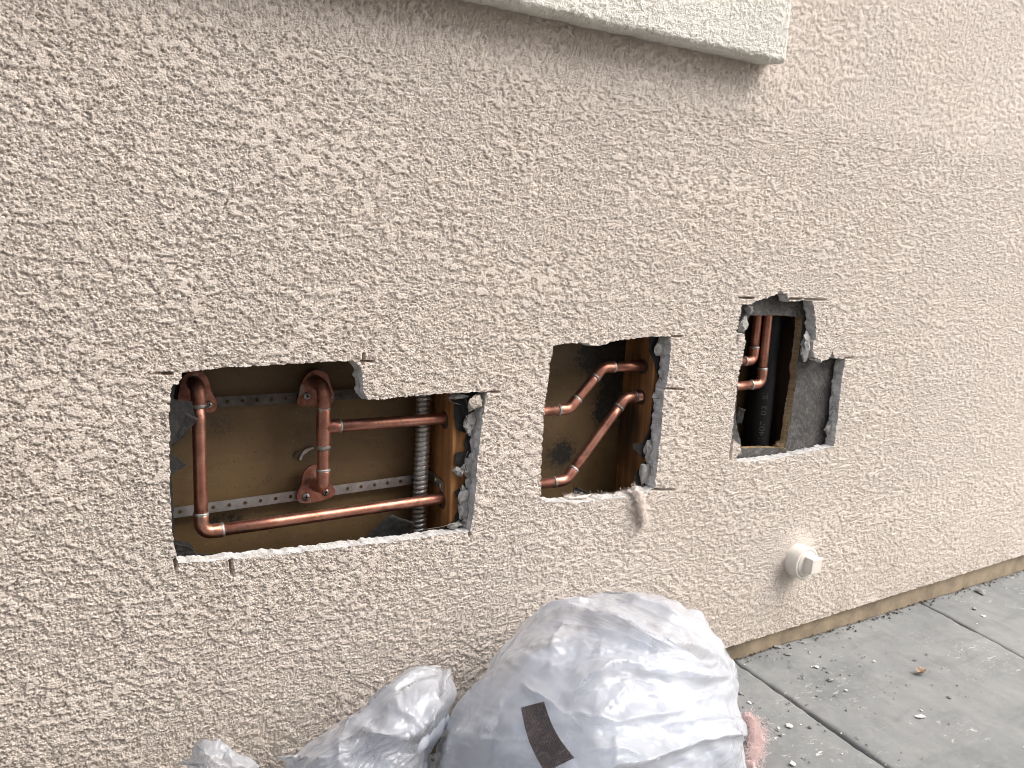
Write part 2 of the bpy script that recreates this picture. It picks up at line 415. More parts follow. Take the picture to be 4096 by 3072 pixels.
# saw kerfs past the corners: (from, to, width)
def kerf(zone, a, b, wd): p, q = zone(*a), zone(*b); return (np.array([p[0], p[2]]), np.array([q[0], q[2]]), wd)
KERFS = [kerf(zone1, (160,1330), (172,1415), .0034), kerf(zone1, (508,1310), (522,1430), .0036), kerf(zone1, (140,152), (30,150), .003),
         kerf(zone1, (1348,90), (1352,25), .003), kerf(zone1, (2110,268), (2212,266), .0028), kerf(zone1, (2025,1140), (2022,1185), .003),
         kerf(zone2, (1080,122), (1165,122), .003), kerf(zone2, (1035,507), (1175,513), .0032), kerf(zone2, (950,1252), (1110,1256), .0034),
         kerf(zone3, (300,158), (175,157), .0032), kerf(zone3, (610,165), (930,176), .0034), kerf(zone3, (1085,682), (1165,682), .003),
         kerf(zone3, (112,1390), (92,1570), .0034), kerf(zone3, (165,480), (150,560), .003), kerf(zone1, (1340,72), (1420,75), .0025)]
def inside(poly, x, z):
    r = np.zeros(x.shape, bool); n = len(poly)
    lo, hi = poly.min(0), poly.max(0)
    k = (x >= lo[0]) & (x <= hi[0]) & (z >= lo[1]) & (z <= hi[1])
    xs, zs = x[k], z[k]; c = np.zeros(xs.shape, bool)
    for i in range(n):
        x0, z0 = poly[i]; x1, z1 = poly[(i + 1) % n]
        if z0 == z1: continue
        t = (z0 > zs) != (z1 > zs)
        c ^= t & (xs < (x1 - x0) * (zs - z0) / (z1 - z0) + x0)
    r[k] = c; return r
def kerf_mask(x, z):
    m = np.zeros(x.shape)
    for a, b, wd in KERFS:
        k = (x > min(a[0], b[0]) - .01) & (x < max(a[0], b[0]) + .01) & (z > min(a[1], b[1]) - .01) & (z < max(a[1], b[1]) + .01)
        p = np.stack([x[k], z[k]], -1); ab = b - a; t = np.clip(((p - a) @ ab) / (ab @ ab), 0, 1)
        d = np.linalg.norm(p - a - t[:, None] * ab, axis=1)
        m[k] = np.maximum(m[k], sstep(wd * 0.72, wd * 0.48, d) * (1 - 0.7 * t ** 3))
    return m
PLUG = at(3178, 2235)
def stucco_height(x, z, seed=0, k=1.0, full=False):
    """relief of the dashed stucco in metres, positive towards the viewer"""
    wx = x + 0.003 * perlin(x * 70, z * 70, 21 + seed); wz = z + 0.003 * perlin(x * 70 + 9, z * 70, 22 + seed)
    wx, wz = wx / 0.88, wz / 0.88
    var = perlin(x / 0.23, z / 0.19, 6 + seed)
    m = fbm(wx / 0.0185, wz / 0.012, 1 + seed, 4, 0.6) + 0.35 * perlin(x / 0.13, z / 0.08, 5 + seed) + 0.22 * var
    plate = sstep(0.20, 0.27, m)
    d, v = worley(wx / 0.0033, wz / 0.0030, 8 + seed)
    grain = np.sqrt(np.clip(1 - (d / (0.58 + 0.2 * v)) ** 2, 0, 1)) * (0.35 + 0.65 * v)
    low = -0.0030 + 0.0008 * np.clip(m, -0.8, 0.2) + 0.0022 * grain
    low = low - 0.0026 * sstep(0.12, 0.5, perlin(wx / 0.0045, wz / 0.0032, 14 + seed)) * (1 - 0.6 * grain)
    low = low - 0.0024 * np.exp(-((m - 0.15) / 0.06) ** 2) * sstep(-0.5, 0.2, perlin(wx / 0.011, wz / 0.008, 27 + seed))
    top = 0.0002 * perlin(x / 0.006, z / 0.002, 16 + seed) - 0.0006 + 0.0005 * grain * sstep(0.9, 0.2, m)
    px3 = wx + 0.0011 * perlin(x / 0.0030, z / 0.0030, 25 + seed); pz3 = wz + 0.0009 * perlin(x / 0.0030 + 5, z / 0.0030, 26 + seed)
    d3, v3 = worley(px3 / 0.0082, pz3 / 0.0062, 18 + seed)
    top = top - 0.0042 * sstep(0.0, -0.10, d3 - 0.12 - 0.16 * (v3 - 0.6) / 0.4) * (v3 > 0.62) * sstep(1.1, 0.3, m)
    h = low * (1 - plate) + top * plate
    h = h * k * 0.82 + 0.0010 * perlin(x / 0.35, z / 0.3, 19)
    return (h, plate) if full else h

# ------------------------------------------------------------------ the stucco wall
WALL_Z0 = CAM_Z - 0.868
def grow(start, stop, step, ratio=1.25):
    o = []; v = start; s = step
    while (v < stop if step > 0 else v > stop): s *= ratio; v += s; o.append(v)
    return o
xs = [0.0 - 0.06]
while xs[-1] < 2.75: xs.append(xs[-1] + 0.00118 + 0.00085 * max(0, xs[-1]))
xs = np.array(sorted(grow(xs[0], -2.5, -0.003)) + xs + grow(xs[-1], 6.0, 0.006))
zs = [WALL_Z0]
while zs[-1] < 1.55:
    z = zs[-1]; zs.append(z + (0.0022 if z < 0.18 else 0.0014 if z < 1.16 else 0.0026))
zs = np.array(zs + grow(zs[-1], 3.2, 0.006))
GX, GZ = np.meshgrid(xs, zs)                           # rows are z
nz, nx = GX.shape
jx = (np.diff(xs, append=xs[-1] + .01) * 0.22)[None, :]; jz = (np.diff(zs, append=zs[-1] + .01) * 0.22)[:, None]
GX = GX + jx * RNG.uniform(-1, 1, GX.shape); GZ = GZ + jz * RNG.uniform(-1, 1, GX.shape) * (np.arange(nz)[:, None] > 0)
out = np.zeros(GX.shape, bool)
for P in HOLES: out |= inside(P, GX, GZ)
dp = np.hypot(GX - PLUG[0], GZ - PLUG[2]); out |= dp < 0.032
H, PLATE = stucco_height(GX, GZ, full=True)
smear = sstep(0.12, 0.03, dp)                          # mortar smoothed round the cleanout
ang = np.arctan2(GZ - PLUG[2], GX - PLUG[0])
H = H * (1 - 0.6 * smear) + 0.004 * sstep(0.075, 0.036, dp)
H = H - 0.015 * kerf_mask(GX, GZ)
W = np.stack([GX, -H, GZ], -1).reshape(-1, 3)
idx = np.arange(nx * nz).reshape(nz, nx)
Q = np.stack([idx[:-1, :-1], idx[:-1, 1:], idx[1:, 1:], idx[1:, :-1]], -1).reshape(-1, 4)
of = out.reshape(-1)
nin = of[Q].sum(1)
keep = nin == 0
bd = np.unique(Q[(nin > 0) & (nin < 4)].ravel()); bd = bd[~of[bd]]
ring = [*HOLES, np.array([[PLUG[0] + 0.032 * math.cos(t), PLUG[2] + 0.032 * math.sin(t)] for t in np.linspace(0, 2 * math.pi, 60, endpoint=False)])]
SEG = np.concatenate([np.stack([P, np.roll(P, -1, 0)], 1) for P in ring])
pb = W[bd][:, [0, 2]]
bestd = np.full(len(pb), 9.0); bestp = pb.copy()
for a, b in SEG:
    k = np.where((np.abs(pb[:, 0] - a[0]) < .012) & (np.abs(pb[:, 1] - a[1]) < .012))[0]
    if not len(k): continue
    ab = b - a; t = np.clip(((pb[k] - a) @ ab) / max(ab @ ab, 1e-12), 0, 1); q = a + t[:, None] * ab
    d = np.linalg.norm(pb[k] - q, axis=1); c = d < bestd[k]
    bestd[k[c]] = d[c]; bestp[k[c]] = q[c]
W[bd, 0] = bestp[:, 0]; W[bd, 2] = bestp[:, 1]
W[bd, 1] = -stucco_height(bestp[:, 0], bestp[:, 1])
Qk = Q[keep]
used = np.zeros(len(W), bool); used[Qk.ravel()] = True
remap = np.cumsum(used) - 1
print('wall quads', len(Qk))
wall = build('stucco_wall', W[used], remap[Qk], MAT['stucco'], None, True, loc=(0.6, 0, WALL_Z0))
wall.data.attributes.new('plate', 'FLOAT', 'POINT').data.foreach_set('value', PLATE.reshape(-1)[used].astype(np.float32))
tag(wall, 'tan rough stucco house wall with three cut openings exposing the plumbing', 'wall')
# thickness of the stucco at each opening
def reveal(P, seed, depth=0.024):
    P = resample(P, 0.0022, 0, True); n = len(P)
    ctr = P.mean(0); A = np.sign(np.sum(P[:, 0] * np.roll(P[:, 1], -1) - np.roll(P[:, 0], -1) * P[:, 1]))
    tn = np.roll(P, -1, 0) - np.roll(P, 1, 0); tn /= np.maximum(np.linalg.norm(tn, axis=1, keepdims=True), 1e-9)
    inw = np.stack([-tn[:, 1], tn[:, 0]], 1) * A
    rows = []
    L = np.arange(n) * 0.0022
    K = 9
    for j in range(K):
        f = j / (K - 1); y = f * depth
        right = np.clip(-inw[:, 0], 0, 1)              # right hand edges broke away rougher
        off = 0.0016 * fbm(L / 0.026, np.full(n, y / 0.010), 30 + seed, 4, 0.6) + right * f * (0.003 + 0.005 * fbm(L / 0.02, np.full(n, y / 0.012), 33 + seed, 3))
        off = off * min(1, f * 4) + 0.0012 * f
        y0 = -stucco_height(P[:, 0], P[:, 1]); y0 = y0 if j == 0 else np.convolve(np.r_[y0[-4:], y0, y0[:4]], np.ones(9) / 9, 'valid')
        yy = y0 * (1 - f) + y + (0.0012 * perlin(L / 0.017, np.full(n, f * 4.0), 37) if 0 < j else 0)
        q = P + inw * off[:, None]
        rows.append(np.stack([q[:, 0], yy, q[:, 1]], 1))
    V = np.concatenate(rows); F = []
    a = np.arange(n); b = (a + 1) % n
    F = np.concatenate([np.stack([a + j * n, b + j * n, b + (j + 1) * n, a + (j + 1) * n], 1) for j in range(K - 1)])
    return V, F
for i, P in enumerate(HOLES):
    v, f = reveal(P, i * 5); build('cut_edge', v, f, MAT['cut'], wall)
# underside of the stucco and the foundation strip below it
xb = np.linspace(-2.5, 6, 900)
hb = -stucco_height(xb, np.full(xb.shape, WALL_Z0))
v = np.concatenate([np.stack([xb, hb, np.full(xb.shape, WALL_Z0)], 1), np.stack([xb, hb * 0 + 0.03, np.full(xb.shape, WALL_Z0 + 0.003)], 1)])
f = np.stack([np.arange(899), np.arange(899) + 900, np.arange(1, 900) + 900, np.arange(1, 900)], 1)
build('weep_screed', v, f, MAT['foundation'], wall)

# ------------------------------------------------------------------ inside the wall
YB = 0.122
px_, pz_ = np.arange(-0.6, 2.6, 0.006), np.arange(0.0, 1.25, 0.006)
PX, PZ = np.meshgrid(px_, pz_)
PY = YB + 0.0015 * fbm(PX / 0.12, PZ / 0.2, 60, 3)
def soot_at(zone, x, y, rx, rz):
    c = zone(x, y, YB); return np.exp(-(((PX - c[0]) / rx) ** 2 + ((PZ - c[2]) / rz) ** 2))
soot = (1.7 * soot_at(zone2, 540, 270, .05, .034) + 0.9 * soot_at(zone2, 700, 250, .03, .06) + 0.55 * soot_at(zone2, 600, 580, .035, .045) + 1.2 * soot_at(zone2, 590, 690, .03, .024)
        + 1.2 * soot_at(zone2, 265, 985, .034, .028) + 0.5 * soot_at(zone2, 640, 470, .03, .05) + 0.45 * soot_at(zone1, 445, 480, .022, .02) + 0.8 * soot_at(zone1, 470, 1080, .04, .016)
        + 0.35 * soot_at(zone1, 1000, 640, .02, .02) + 0.5 * soot_at(zone2, 730, 700, .02, .08))
n_r, n_c = PX.shape; ii = np.arange(n_r * n_c).reshape(n_r, n_c)
FQ = np.stack([ii[:-1, :-1], ii[:-1, 1:], ii[1:, 1:], ii[1:, :-1]], -1).reshape(-1, 4)
panel = build('backing_board', np.stack([PX, PY, PZ], -1).reshape(-1, 3), FQ, MAT['panel'], None, True, loc=(0.9, YB, 0.0))
tag(panel, 'brown water-stained backing board behind the copper pipes in the openings', 'board')
at_ = panel.data.attributes.new('soot', 'FLOAT', 'POINT'); at_.data.foreach_set('value', np.clip(soot, 0, 1).astype(np.float32).ravel())
v, f = merge(box_geo((-0.62, 0.03, -0.02), (2.62, 0.14, 0.0)), box_geo((-0.62, 0.03, 1.25), (2.62, 0.14, 1.29)),
             box_geo((-0.66, 0.03, -0.02), (-0.62, 0.14, 1.29)), box_geo((2.62, 0.03, -0.02), (2.66, 0.14, 1.29)))
build('cavity_frame', v, f, MAT['stud'], panel, False)
# torn patch of the board facing
def ragged(zone, pts, y0, th, mat, name, parent, jit=0.001, seed=0, step=0.004):
    P = resample(np.array([zone(*p, y0) for p in pts])[:, [0, 2]], step, jit, True, seed)
    v, f = prism_geo(P, y0, y0 + th); return build(name, v, f, mat, parent, False)
ragged(zone1, [(945,690),(958,655),(985,625),(1035,612),(1040,622),(1000,640),(972,665),(962,690),(950,698)], YB - 0.004, 0.003, MAT['chip_tan'], 'torn_facing', panel, 0.0012, 4, 0.003)
ragged(zone1, [(918,660),(935,640),(955,645),(945,668),(922,690)], YB - 0.0036, 0.002, MAT['dirt'], 'torn_hole_shade', panel, 0.0012, 5, 0.003)  # dark scrap on the board, painted as the shade inside the tear

def stud(x, wd, label, y0=0.031, y1=0.119, holes=(), mat='stud'):
    t = thing('wood_stud', label, 'stud', (x, y0, 0.0), 'studs inside the wall')
    per = [(x + 0.0015, y0), (x, y0 + 0.0015)] + [(x, q) for q in np.arange(y0 + 0.008, y1 - 0.004, 0.006)] + [(x, y1), (x + wd, y1), (x + wd, y0 + 0.0015), (x + wd - 0.0015, y0)] + [(x + wd * q, y0) for q in (0.75, 0.5, 0.25)]
    zz = np.arange(0.001, 1.2495, 0.008); n_ = len(per)
    V = np.array([(p[0], p[1], z) for z in zz for p in per]); k = np.arange(n_); k2 = (k + 1) % n_
    F = np.concatenate([np.stack([j * n_ + k, (j + 1) * n_ + k, (j + 1) * n_ + k2, j * n_ + k2], 1) for j in range(len(zz) - 1)])
    o = build('timber', V, F, MAT[mat], t, False); so_ = np.zeros(len(V))
    for c, ry, rz, am in holes: so_ += am * np.exp(-((V[:, 1] - c[1]) / ry) ** 2 - ((V[:, 2] - c[2]) / rz) ** 2)
    o.data.attributes.new('soot', 'FLOAT', 'POINT').data.foreach_set('value', np.clip(so_, 0, 1).astype(np.float32))
    return t, o
def bored_hole_shade(parent, x, y, z, r):  # dark disc over the stud face, the bore's shade painted in its colour
    ang_ = np.linspace(0, 2 * math.pi, 28, endpoint=False); ph = 0.4 * np.sin(3 * ang_ + z * 40)
    V = [(x - 0.0008, y + (r + 0.0008 * ph[i]) * math.cos(a), z + (r + 0.0008 * ph[i]) * math.sin(a)) for i, a in enumerate(ang_)] + [(x - 0.0002, y + r * 1.12 * math.cos(a), z + r * 1.12 * math.sin(a)) for a in ang_]
    build('bored_hole_shade', V, [tuple(range(27, -1, -1))] + [(i, (i + 1) % 28, 28 + (i + 1) % 28, 28 + i) for i in range(28)], MAT['shade_tinted_stud'], parent, False)
SX1, SX2 = 0.630, 1.063
stud1, tb1 = stud(SX1, 0.04, 'orange-brown wood stud at the right side of the widest opening')
stud2, tb2 = stud(SX2, 0.04, 'orange-brown wood stud with two bored pipe holes in the middle opening', holes=((zone2(745, 700, .09), .05, .045, 1.0), (zone2(760, 330, .09), .05, .03, 0.8), (zone2(720, 900, .1), .03, .06, 0.7)))
stud3, tb3 = stud(zone3(610, 900, .06)[0] + 0.012, 0.04, 'shade-darkened wood stud behind the torn board strip in the tall opening', 0.052, mat='shade_tinted_stud')
for sx_, zn, hx, hy in ((SX1, zone1, 1890, 440), (SX1, zone1, 1872, 945), (SX2, zone2, 858, 342), (SX2, zone2, 850, 570)): bored_hole_shade(stud1 if sx_ == SX1 else stud2, sx_, 0.062, zn(hx, hy, 0.062)[2], 0.0135)

# paper behind the stucco, torn back round each opening
def paper_sheet(zone, outer, inner, y, mat, name, label=None, th=0.0012, jit=0.0015, seed=0):
    O = np.array([zone(*p, y) for p in outer])[:, [0, 2]]
    I = resample(np.array([zone(*p, y) for p in inner])[:, [0, 2]], 0.004, jit, True, seed)
    tr = tessellate_polygon([[Vector((p[0], p[1], 0)) for p in O], [Vector((p[0], p[1], 0)) for p in I]])
    A = np.concatenate([O, I]); n = len(A); V = []; F = []
    for k, yy in enumerate((y, y + th)):
        V += [(p[0], yy + 0.0012 * float(perlin(p[0] * 40, p[1] * 40, 50)), p[1]) for p in A]
    F += [tuple(t) for t in tr] + [tuple(n + i for i in reversed(t)) for t in tr]
    no, ni = len(O), len(I)
    F += [(no + i, no + (i + 1) % ni, n + no + (i + 1) % ni, n + no + i) for i in range(ni)]
    o = build(name, V, F, mat, wall, False)
    if label: o['label'] = label
    return o
paper_sheet(zone1, [(0,0),(2300,0),(2300,1500),(0,1500)],
            [(190,40),(1900,40),(1905,320),(1925,350),(1925,440),(1940,500),(2005,530),(1985,600),(2000,640),(1930,650),(1930,720),(1985,760),
             (2000,830),(1925,900),(1960,960),(1925,1080),(1860,1120),(1600,1210),(1000,1270),(300,1290),(240,1215),(150,1205),(150,1000),
             (135,790),(236,725),(130,655),(150,560),(200,470),(285,435),(265,330),(150,310)], 0.0265, MAT['paper'], 'building_paper', seed=3)
paper_sheet(zone2, [(0,0),(1290,0),(1290,1500),(0,1500)],
            [(200,120),(915,120),(920,230),(960,330),(990,460),(962,540),(940,640),(915,820),(870,905),(790,912),(800,950),(895,1040),(850,1090),
             (800,1160),(825,1230),(780,1320),(400,1335),(360,1215),(350,1330),(120,1330),(110,900)], 0.0265, MAT['paper'], 'building_paper', seed=6)
def flap(zone, pts, y, mat, name, bend=0.01, seed=0):
    """a bent scrap of paper: a fan over a grid, leaning out of its plane"""
    P = np.array([zone(*p, y) for p in pts]); n = 10
    V = []; F = []
    for i in range(n):
        for j in range(n):
            a, b = i / (n - 1), j / (n - 1)
            p = (P[0] * (1 - a) + P[1] * a) * (1 - b) + (P[3] * (1 - a) + P[2] * a) * b
            e = 0.0016 * float(perlin(a * 5 + seed, b * 5, 70))
            V.append(p + np.array([e, -bend * b * b + e, e * 0.6]))
    for i in range(n - 1):
        for j in range(n - 1):
            k = i * n + j; F.append((k, k + 1, k + n + 1, k + n))
    o = build(name, V, F, mat, wall, True)
    sm = o.modifiers.new('thick', 'SOLIDIFY'); sm.thickness = 0.0012
    return o
flap(zone1, [(130,330),(110,640),(205,545),(300,430)], 0.03, MAT['paper'], 'paper_flap', 0.006, 1)
flap(zone1, [(1330,1220),(1640,1220),(1655,1075),(1500,1025)], 0.05, MAT['paper'], 'paper_flap', 0.012, 2)
flap(zone1, [(150,1330),(330,1320),(250,1235),(160,1215)], 0.028, MAT['paper'], 'paper_flap', 0.004, 3)
flap(zone2, [(350,1340),(520,1340),(500,1290),(358,1215)], 0.04, MAT['paper'], 'paper_flap', 0.008, 4)
flap(zone3, [(140,1250),(190,1255),(200,1125),(140,1105)], 0.03, MAT['paper'], 'paper_flap', 0.008, 5)

# lumps of broken mortar clinging behind the edges
def chunk_geo(c, sx, sy, sz, seed, sub=2, rough=0.28, flat=0.0):
    import bmesh
    bm = bmesh.new(); bmesh.ops.create_icosphere(bm, subdivisions=sub, radius=1.0)
    r = random.Random(seed); pl = [unit([r.uniform(-1, 1), r.uniform(-1, 1), r.uniform(-1, 1)]) for _ in range(16)]
    V = []
    for v in bm.verts:
        p = np.array(v.co)
        for q in pl:
            d = p @ q
            if d > 0.55: p = p - q * (d - 0.55)
        p = p * (1 + rough * 0.6 * float(fbm(p[0] * 1.7 + seed, p[1] * 1.7 + p[2] * 1.3, 80, 2)) + rough * 0.22 * float(fbm(p[0] * 6 + seed, p[2] * 6 + p[1] * 4, 83, 2)))
        V.append(c + p * np.array([sx, sy, sz]))
    F = [tuple(v.index for v in f.verts) for f in bm.faces]; bm.free()
    return V, F
def chunk(zone, x, y, wpx, hpx, d=0.021, mat='cement', seed=0):
    c = zone(x, y, d); e = zone(x + wpx / 2, y, d); g = zone(x, y + hpx / 2, d)
    v, f = chunk_geo(c, abs(e[0] - c[0]) * 1.35, 0.010, abs(g[2] - c[2]) * 1.35, seed, 3, 0.8)
    return build('mortar_chunk', v, f, MAT[mat], wall, False)
for k, a in enumerate([(1945,292,130,40),(2050,335,90,100,0.006,'chip_tan'),(2030,470,105,140),(1955,772,60,60),(2010,745,85,130),(1990,920,85,115),
                       (2020,835,60,110),(1985,1015,80,120),(2062,600,40,150),(2050,700,50,110),(2000,1075,60,60),(1930,1105,110,40)]): chunk(zone1, *a, seed=k + 1)
for k, a in enumerate([(1003,195,90,160),(1012,390,32,80),(1000,505,32,90),(980,690,32,130),(918,955,80,140),(902,1140,70,180),(972,862,75,60),(1000,770,34,120)]):
    chunk(zone2, *a, seed=k + 21)
for k, a in enumerate([(765,595,115,240,0.012),(805,300,50,210,0.018),(1025,838,45,65,0.018),(945,1290,50,110,0.018),(985,1120,40,180,0.02),(840,690,90,50,0.008),
                       (250,255,80,80,0.02),(195,400,80,130,0.016),(150,1500,60,80,0.01)]): chunk(zone3, *a, seed=k + 41)

# ------------------------------------------------------------------ copper plumbing
R = 0.0096
YP = 0.062
def joint(c, d, parent, r=R, L=0.006):
    d = unit(d); c = np.asarray(c)
    v, f = tube_geo([c - d * L / 2, c - d * L * 0.2, c + d * L * 0.2, c + d * L / 2], [r * 1.08, r * 1.15, r * 1.16, r * 1.04], 20, True, 0.03)
    return build('solder_joint', v, f, MAT['solder'], parent)
def pipe(a, b, parent, r=R):
    a, b = np.asarray(a, float), np.asarray(b, float)
    v, f = tube_geo([a + (b - a) * t for t in np.linspace(0, 1, 8)], r, 28)
    return build('pipe', v, f, MAT['copper'], parent)
def elbow(p, a, b, parent, r=R, bend=0.012, leg=0.016, mat='copper'):
    """bend at p leading to a and b; returns the two socket mouths"""
    p = np.asarray(p, float); u, v = unit(np.subtract(a, p)), unit(np.subtract(b, p))
    arc = arc_corner(p, a, b, bend, 10)
    ea, eb = arc[0] + u * leg, arc[-1] + v * leg
    path = [ea, ea - u * 0.0015] + list(arc) + [eb - v * 0.0015, eb]
    n = len(path); rr = [r * 1.10, r * 1.14] + [r * 1.11] * (n - 4) + [r * 1.14, r * 1.10]
    ve, fa = tube_geo(path, rr, 28)
    o = build('elbow', ve, fa, MAT[mat], parent)
    joint(ea + u * 0.001, u, parent, r); joint(eb + v * 0.001, v, parent, r)
    return ea, eb
def ear_plate(zone, outline, y, parent):
    P = np.array([zone(*p, y) for p in outline])[:, [0, 2]]
    P = P.mean(0) + (P - P.mean(0)) * 1.14
    # round the outline by corner cutting
    for _ in range(2):
        Q_ = np.roll(P, -1, 0); P = np.stack([0.75 * P + 0.25 * Q_, 0.25 * P + 0.75 * Q_], 1).reshape(-1, 2)
    v, f = prism_geo(P, y, y + 0.004)
    return bevel(build('ear_plate', v, f, MAT['cast'], parent, False), 0.0012, 2)
def screw(c, parent, r=0.0052, mat='screw', ax=(0, -1, 0)):
    ax = unit(ax); c = np.asarray(c, float)
    v, f = tube_geo([c, c + ax * 0.0012, c + ax * 0.0026, c + ax * 0.0030], [r, r, r * 0.7, r * 0.3], 16)
    o = build('screw', v, f, MAT[mat], parent)
    s1 = unit(np.cross(ax, (0.3, 0.1, 1))); s2 = np.cross(ax, s1)
    parts = []
    for s, t in ((s1, s2), (s2, s1)):
        q = c + ax * 0.0029
        V = [q + s * r * .55 * i + t * r * .12 * j + ax * 0.0005 * k for i in (-1, 1) for j in (-1, 1) for k in (0, 1)]
        parts.append((V, [(0, 1, 3, 2), (4, 6, 7, 5), (0, 4, 5, 1), (2, 3, 7, 6), (1, 5, 7, 3), (0, 2, 6, 4)]))
    V, F = merge(*parts)
    build('cross_slot', V, F, MAT['abs'], o if False else parent, False)
    return o

# lower run: left drop ear, long vertical, bottom elbow, long horizontal, S bend in the middle opening, elbow in the tall opening
lo = thing('copper_pipe_run', 'lower copper water line with the tall left riser and long bottom pipe', 'pipe', zone1(318, 1150, YP))
A0 = zone1(308, 235, YP); A1 = zone1(322, 1155, YP)
x_l = 0.5 * (A0[0] + A1[0]); A0[0] = A1[0] = x_l; A1[2] += 0
A2 = np.array([0.665, YP, zone1(1872, 945, YP)[2]])
back = np.array([x_l, YB, A0[2] + 0.002])
ea, eb = elbow(A0, back, A1, lo, bend=0.014, leg=0.012, mat='cast')
e2a, e2b = elbow(A1, A0, A2, lo, bend=0.016, leg=0.012)
pipe(eb, e2a, lo)
B1 = zone2(235, 1185, YP); B2 = zone2(320, 1130, YP); B0 = zone2(120, 1195, YP)
J1 = zone2(300, 1180, YP); J2 = zone2(742, 572, YP); J3 = zone2(862, 565, YP)
J3 = np.array([SX2 + 0.05, YP, zone2(850, 570, YP)[2]])
ja, jb = elbow(J1, A2, J2, lo, bend=0.022, leg=0.016)
pipe(e2b, ja, lo)
K1 = zone3(360, 905, YP); K2 = zone3(440, 310, YP)
jc, jd = elbow(J2, J1, J3, lo, bend=0.022, leg=0.012)
pipe(jb, jc, lo)
K1t = K1 + np.array([0, 0, 0.3])
ka, kb = elbow(K1, J3, K1t, lo, bend=0.016, leg=0.016)
pipe(jd, ka, lo); pipe(kb, K1t, lo)
ear_plate(zone1, [(215,180),(270,150),(330,155),(365,195),(378,270),(412,320),(405,375),(345,385),(270,330),(205,370),(190,320),(200,250)], 0.102, lo)
screw(zone1(372, 345, .102), lo)

# upper run: middle drop ears, tee, horizontal, S bend, elbow
up = thing('copper_pipe_run', 'upper copper water line branching from a tee in the widest opening', 'pipe', zone1(1097, 870, YP))
T = zone1(1097, 487, YP); xt = T[0]
U0 = np.array([xt, YP, zone1(1085, 235, YP)[2]]); U3 = np.array([xt, YP, zone1(1100, 868, YP)[2]])
ua, ub = elbow(U0, np.array([xt - 0.004, YB, U0[2] + 0.004]), T, up, bend=0.015, leg=0.020, mat='cast')
va, vb = elbow(U3, T, np.array([xt - 0.014, YB, U3[2] - 0.002]), up, bend=0.012, leg=0.016)
br = np.array([SX1 + 0.05, YP, zone1(1890, 440, YP)[2]])
bdir = unit(br - T)
tv = tube_geo([T + [0, 0, .030], T + [0, 0, .0285], T - [0, 0, .0285], T - [0, 0, .030]], [R * 1.12, R * 1.17, R * 1.17, R * 1.12], 28)
tb = tube_geo([T, T + bdir * 0.024, T + bdir * 0.0255], [R * 1.15, R * 1.15, R * 1.1], 28)
build('tee', *merge(tv, tb), MAT['copper'], up)
joint(T + [0, 0, .030], (0, 0, 1), up); joint(T - [0, 0, .031], (0, 0, 1), up, L=0.009); joint(T + bdir * 0.026, bdir, up)
pipe(T + [0, 0, .029], ub, up); pipe(T - [0, 0, .029], va, up)
M1 = zone2(325, 655, YP); M2 = zone2(575, 350, YP); M3 = np.array([SX2 + 0.05, YP, zone2(858, 342, YP)[2]])
ma, mb = elbow(M1, br, M2, up, bend=0.022, leg=0.014); pipe(T + bdir * 0.024, ma, up)
mc, md = elbow(M2, M1, M3, up, bend=0.022, leg=0.014); pipe(mb, mc, up)
N1 = zone3(290, 705, YP + 0.012); N1t = N1 + np.array([0, 0, 0.3])
na, nb = elbow(N1, M3, N1t, up, bend=0.014, leg=0.014); pipe(md, na, up); pipe(nb, N1t, up)
ear_plate(zone1, [(965,215),(1010,150),(1070,140),(1115,165),(1125,215),(1150,270),(1152,318),(1090,330),(1010,345),(960,345),(940,320),(955,280)], 0.102, up)
ear_plate(zone1, [(985,770),(1040,735),(1080,760),(1130,850),(1158,880),(1150,915),(1100,935),(1000,958),(945,948),(940,905),(965,860),(975,810)], 0.100, up)
screw(zone1(992, 290, .102), up, 0.0062); screw(zone1(1140, 290, .102), up, 0.005)
screw(zone1(985, 927, .100), up, 0.0064); screw(zone1(1108, 897, .100), up, 0.006)

# ------------------------------------------------------------------ perforated hanger straps
def strap(p0, p1, height, nholes, parent, name='band', mat='galv'):
    """flat band from p0 to p1 (x, z at depth y), pierced by round holes"""
    p0, p1 = np.asarray(p0, float), np.asarray(p1, float); L = np.linalg.norm(p1 - p0); d = (p1 - p0) / L
    u = np.array([-d[2], 0, d[0]]); V = []; F = []
    s = L / nholes; k = 16; r = 0.0031; th = 0.0012
    for i in range(nholes):
        c = p0 + d * (i + 0.5) * s
        o = len(V)
        for q in range(k):
            a = 2 * math.pi * q / k; ca, sa = math.cos(a), math.sin(a)
            m = max(abs(ca), abs(sa)); sq = (ca / m * s / 2, sa / m * height / 2)
            for yy in (-th, 0.0):
                V.append(c + d * sq[0] + u * sq[1] + np.array([0, yy, 0])); V.append(c + d * ca * r + u * sa * r + np.array([0, yy, 0]))
        for q in range(k):
            a, b = o + q * 4, o + ((q + 1) % k) * 4
            F += [(a, b, b + 1, a + 1), (a + 2, a + 3, b + 3, b + 2), (a + 1, b + 1, b + 3, a + 3), (a, a + 2, b + 2, b)]
    return build(name, V, F, MAT[mat], parent, False)
YS = 0.109
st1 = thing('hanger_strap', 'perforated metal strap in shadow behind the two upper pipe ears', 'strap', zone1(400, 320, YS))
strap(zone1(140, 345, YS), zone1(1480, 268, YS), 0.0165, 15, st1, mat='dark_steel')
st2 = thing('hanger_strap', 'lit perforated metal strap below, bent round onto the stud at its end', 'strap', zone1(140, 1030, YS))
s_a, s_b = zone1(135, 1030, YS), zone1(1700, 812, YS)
strap(s_a, s_b, 0.0165, 17, st2)
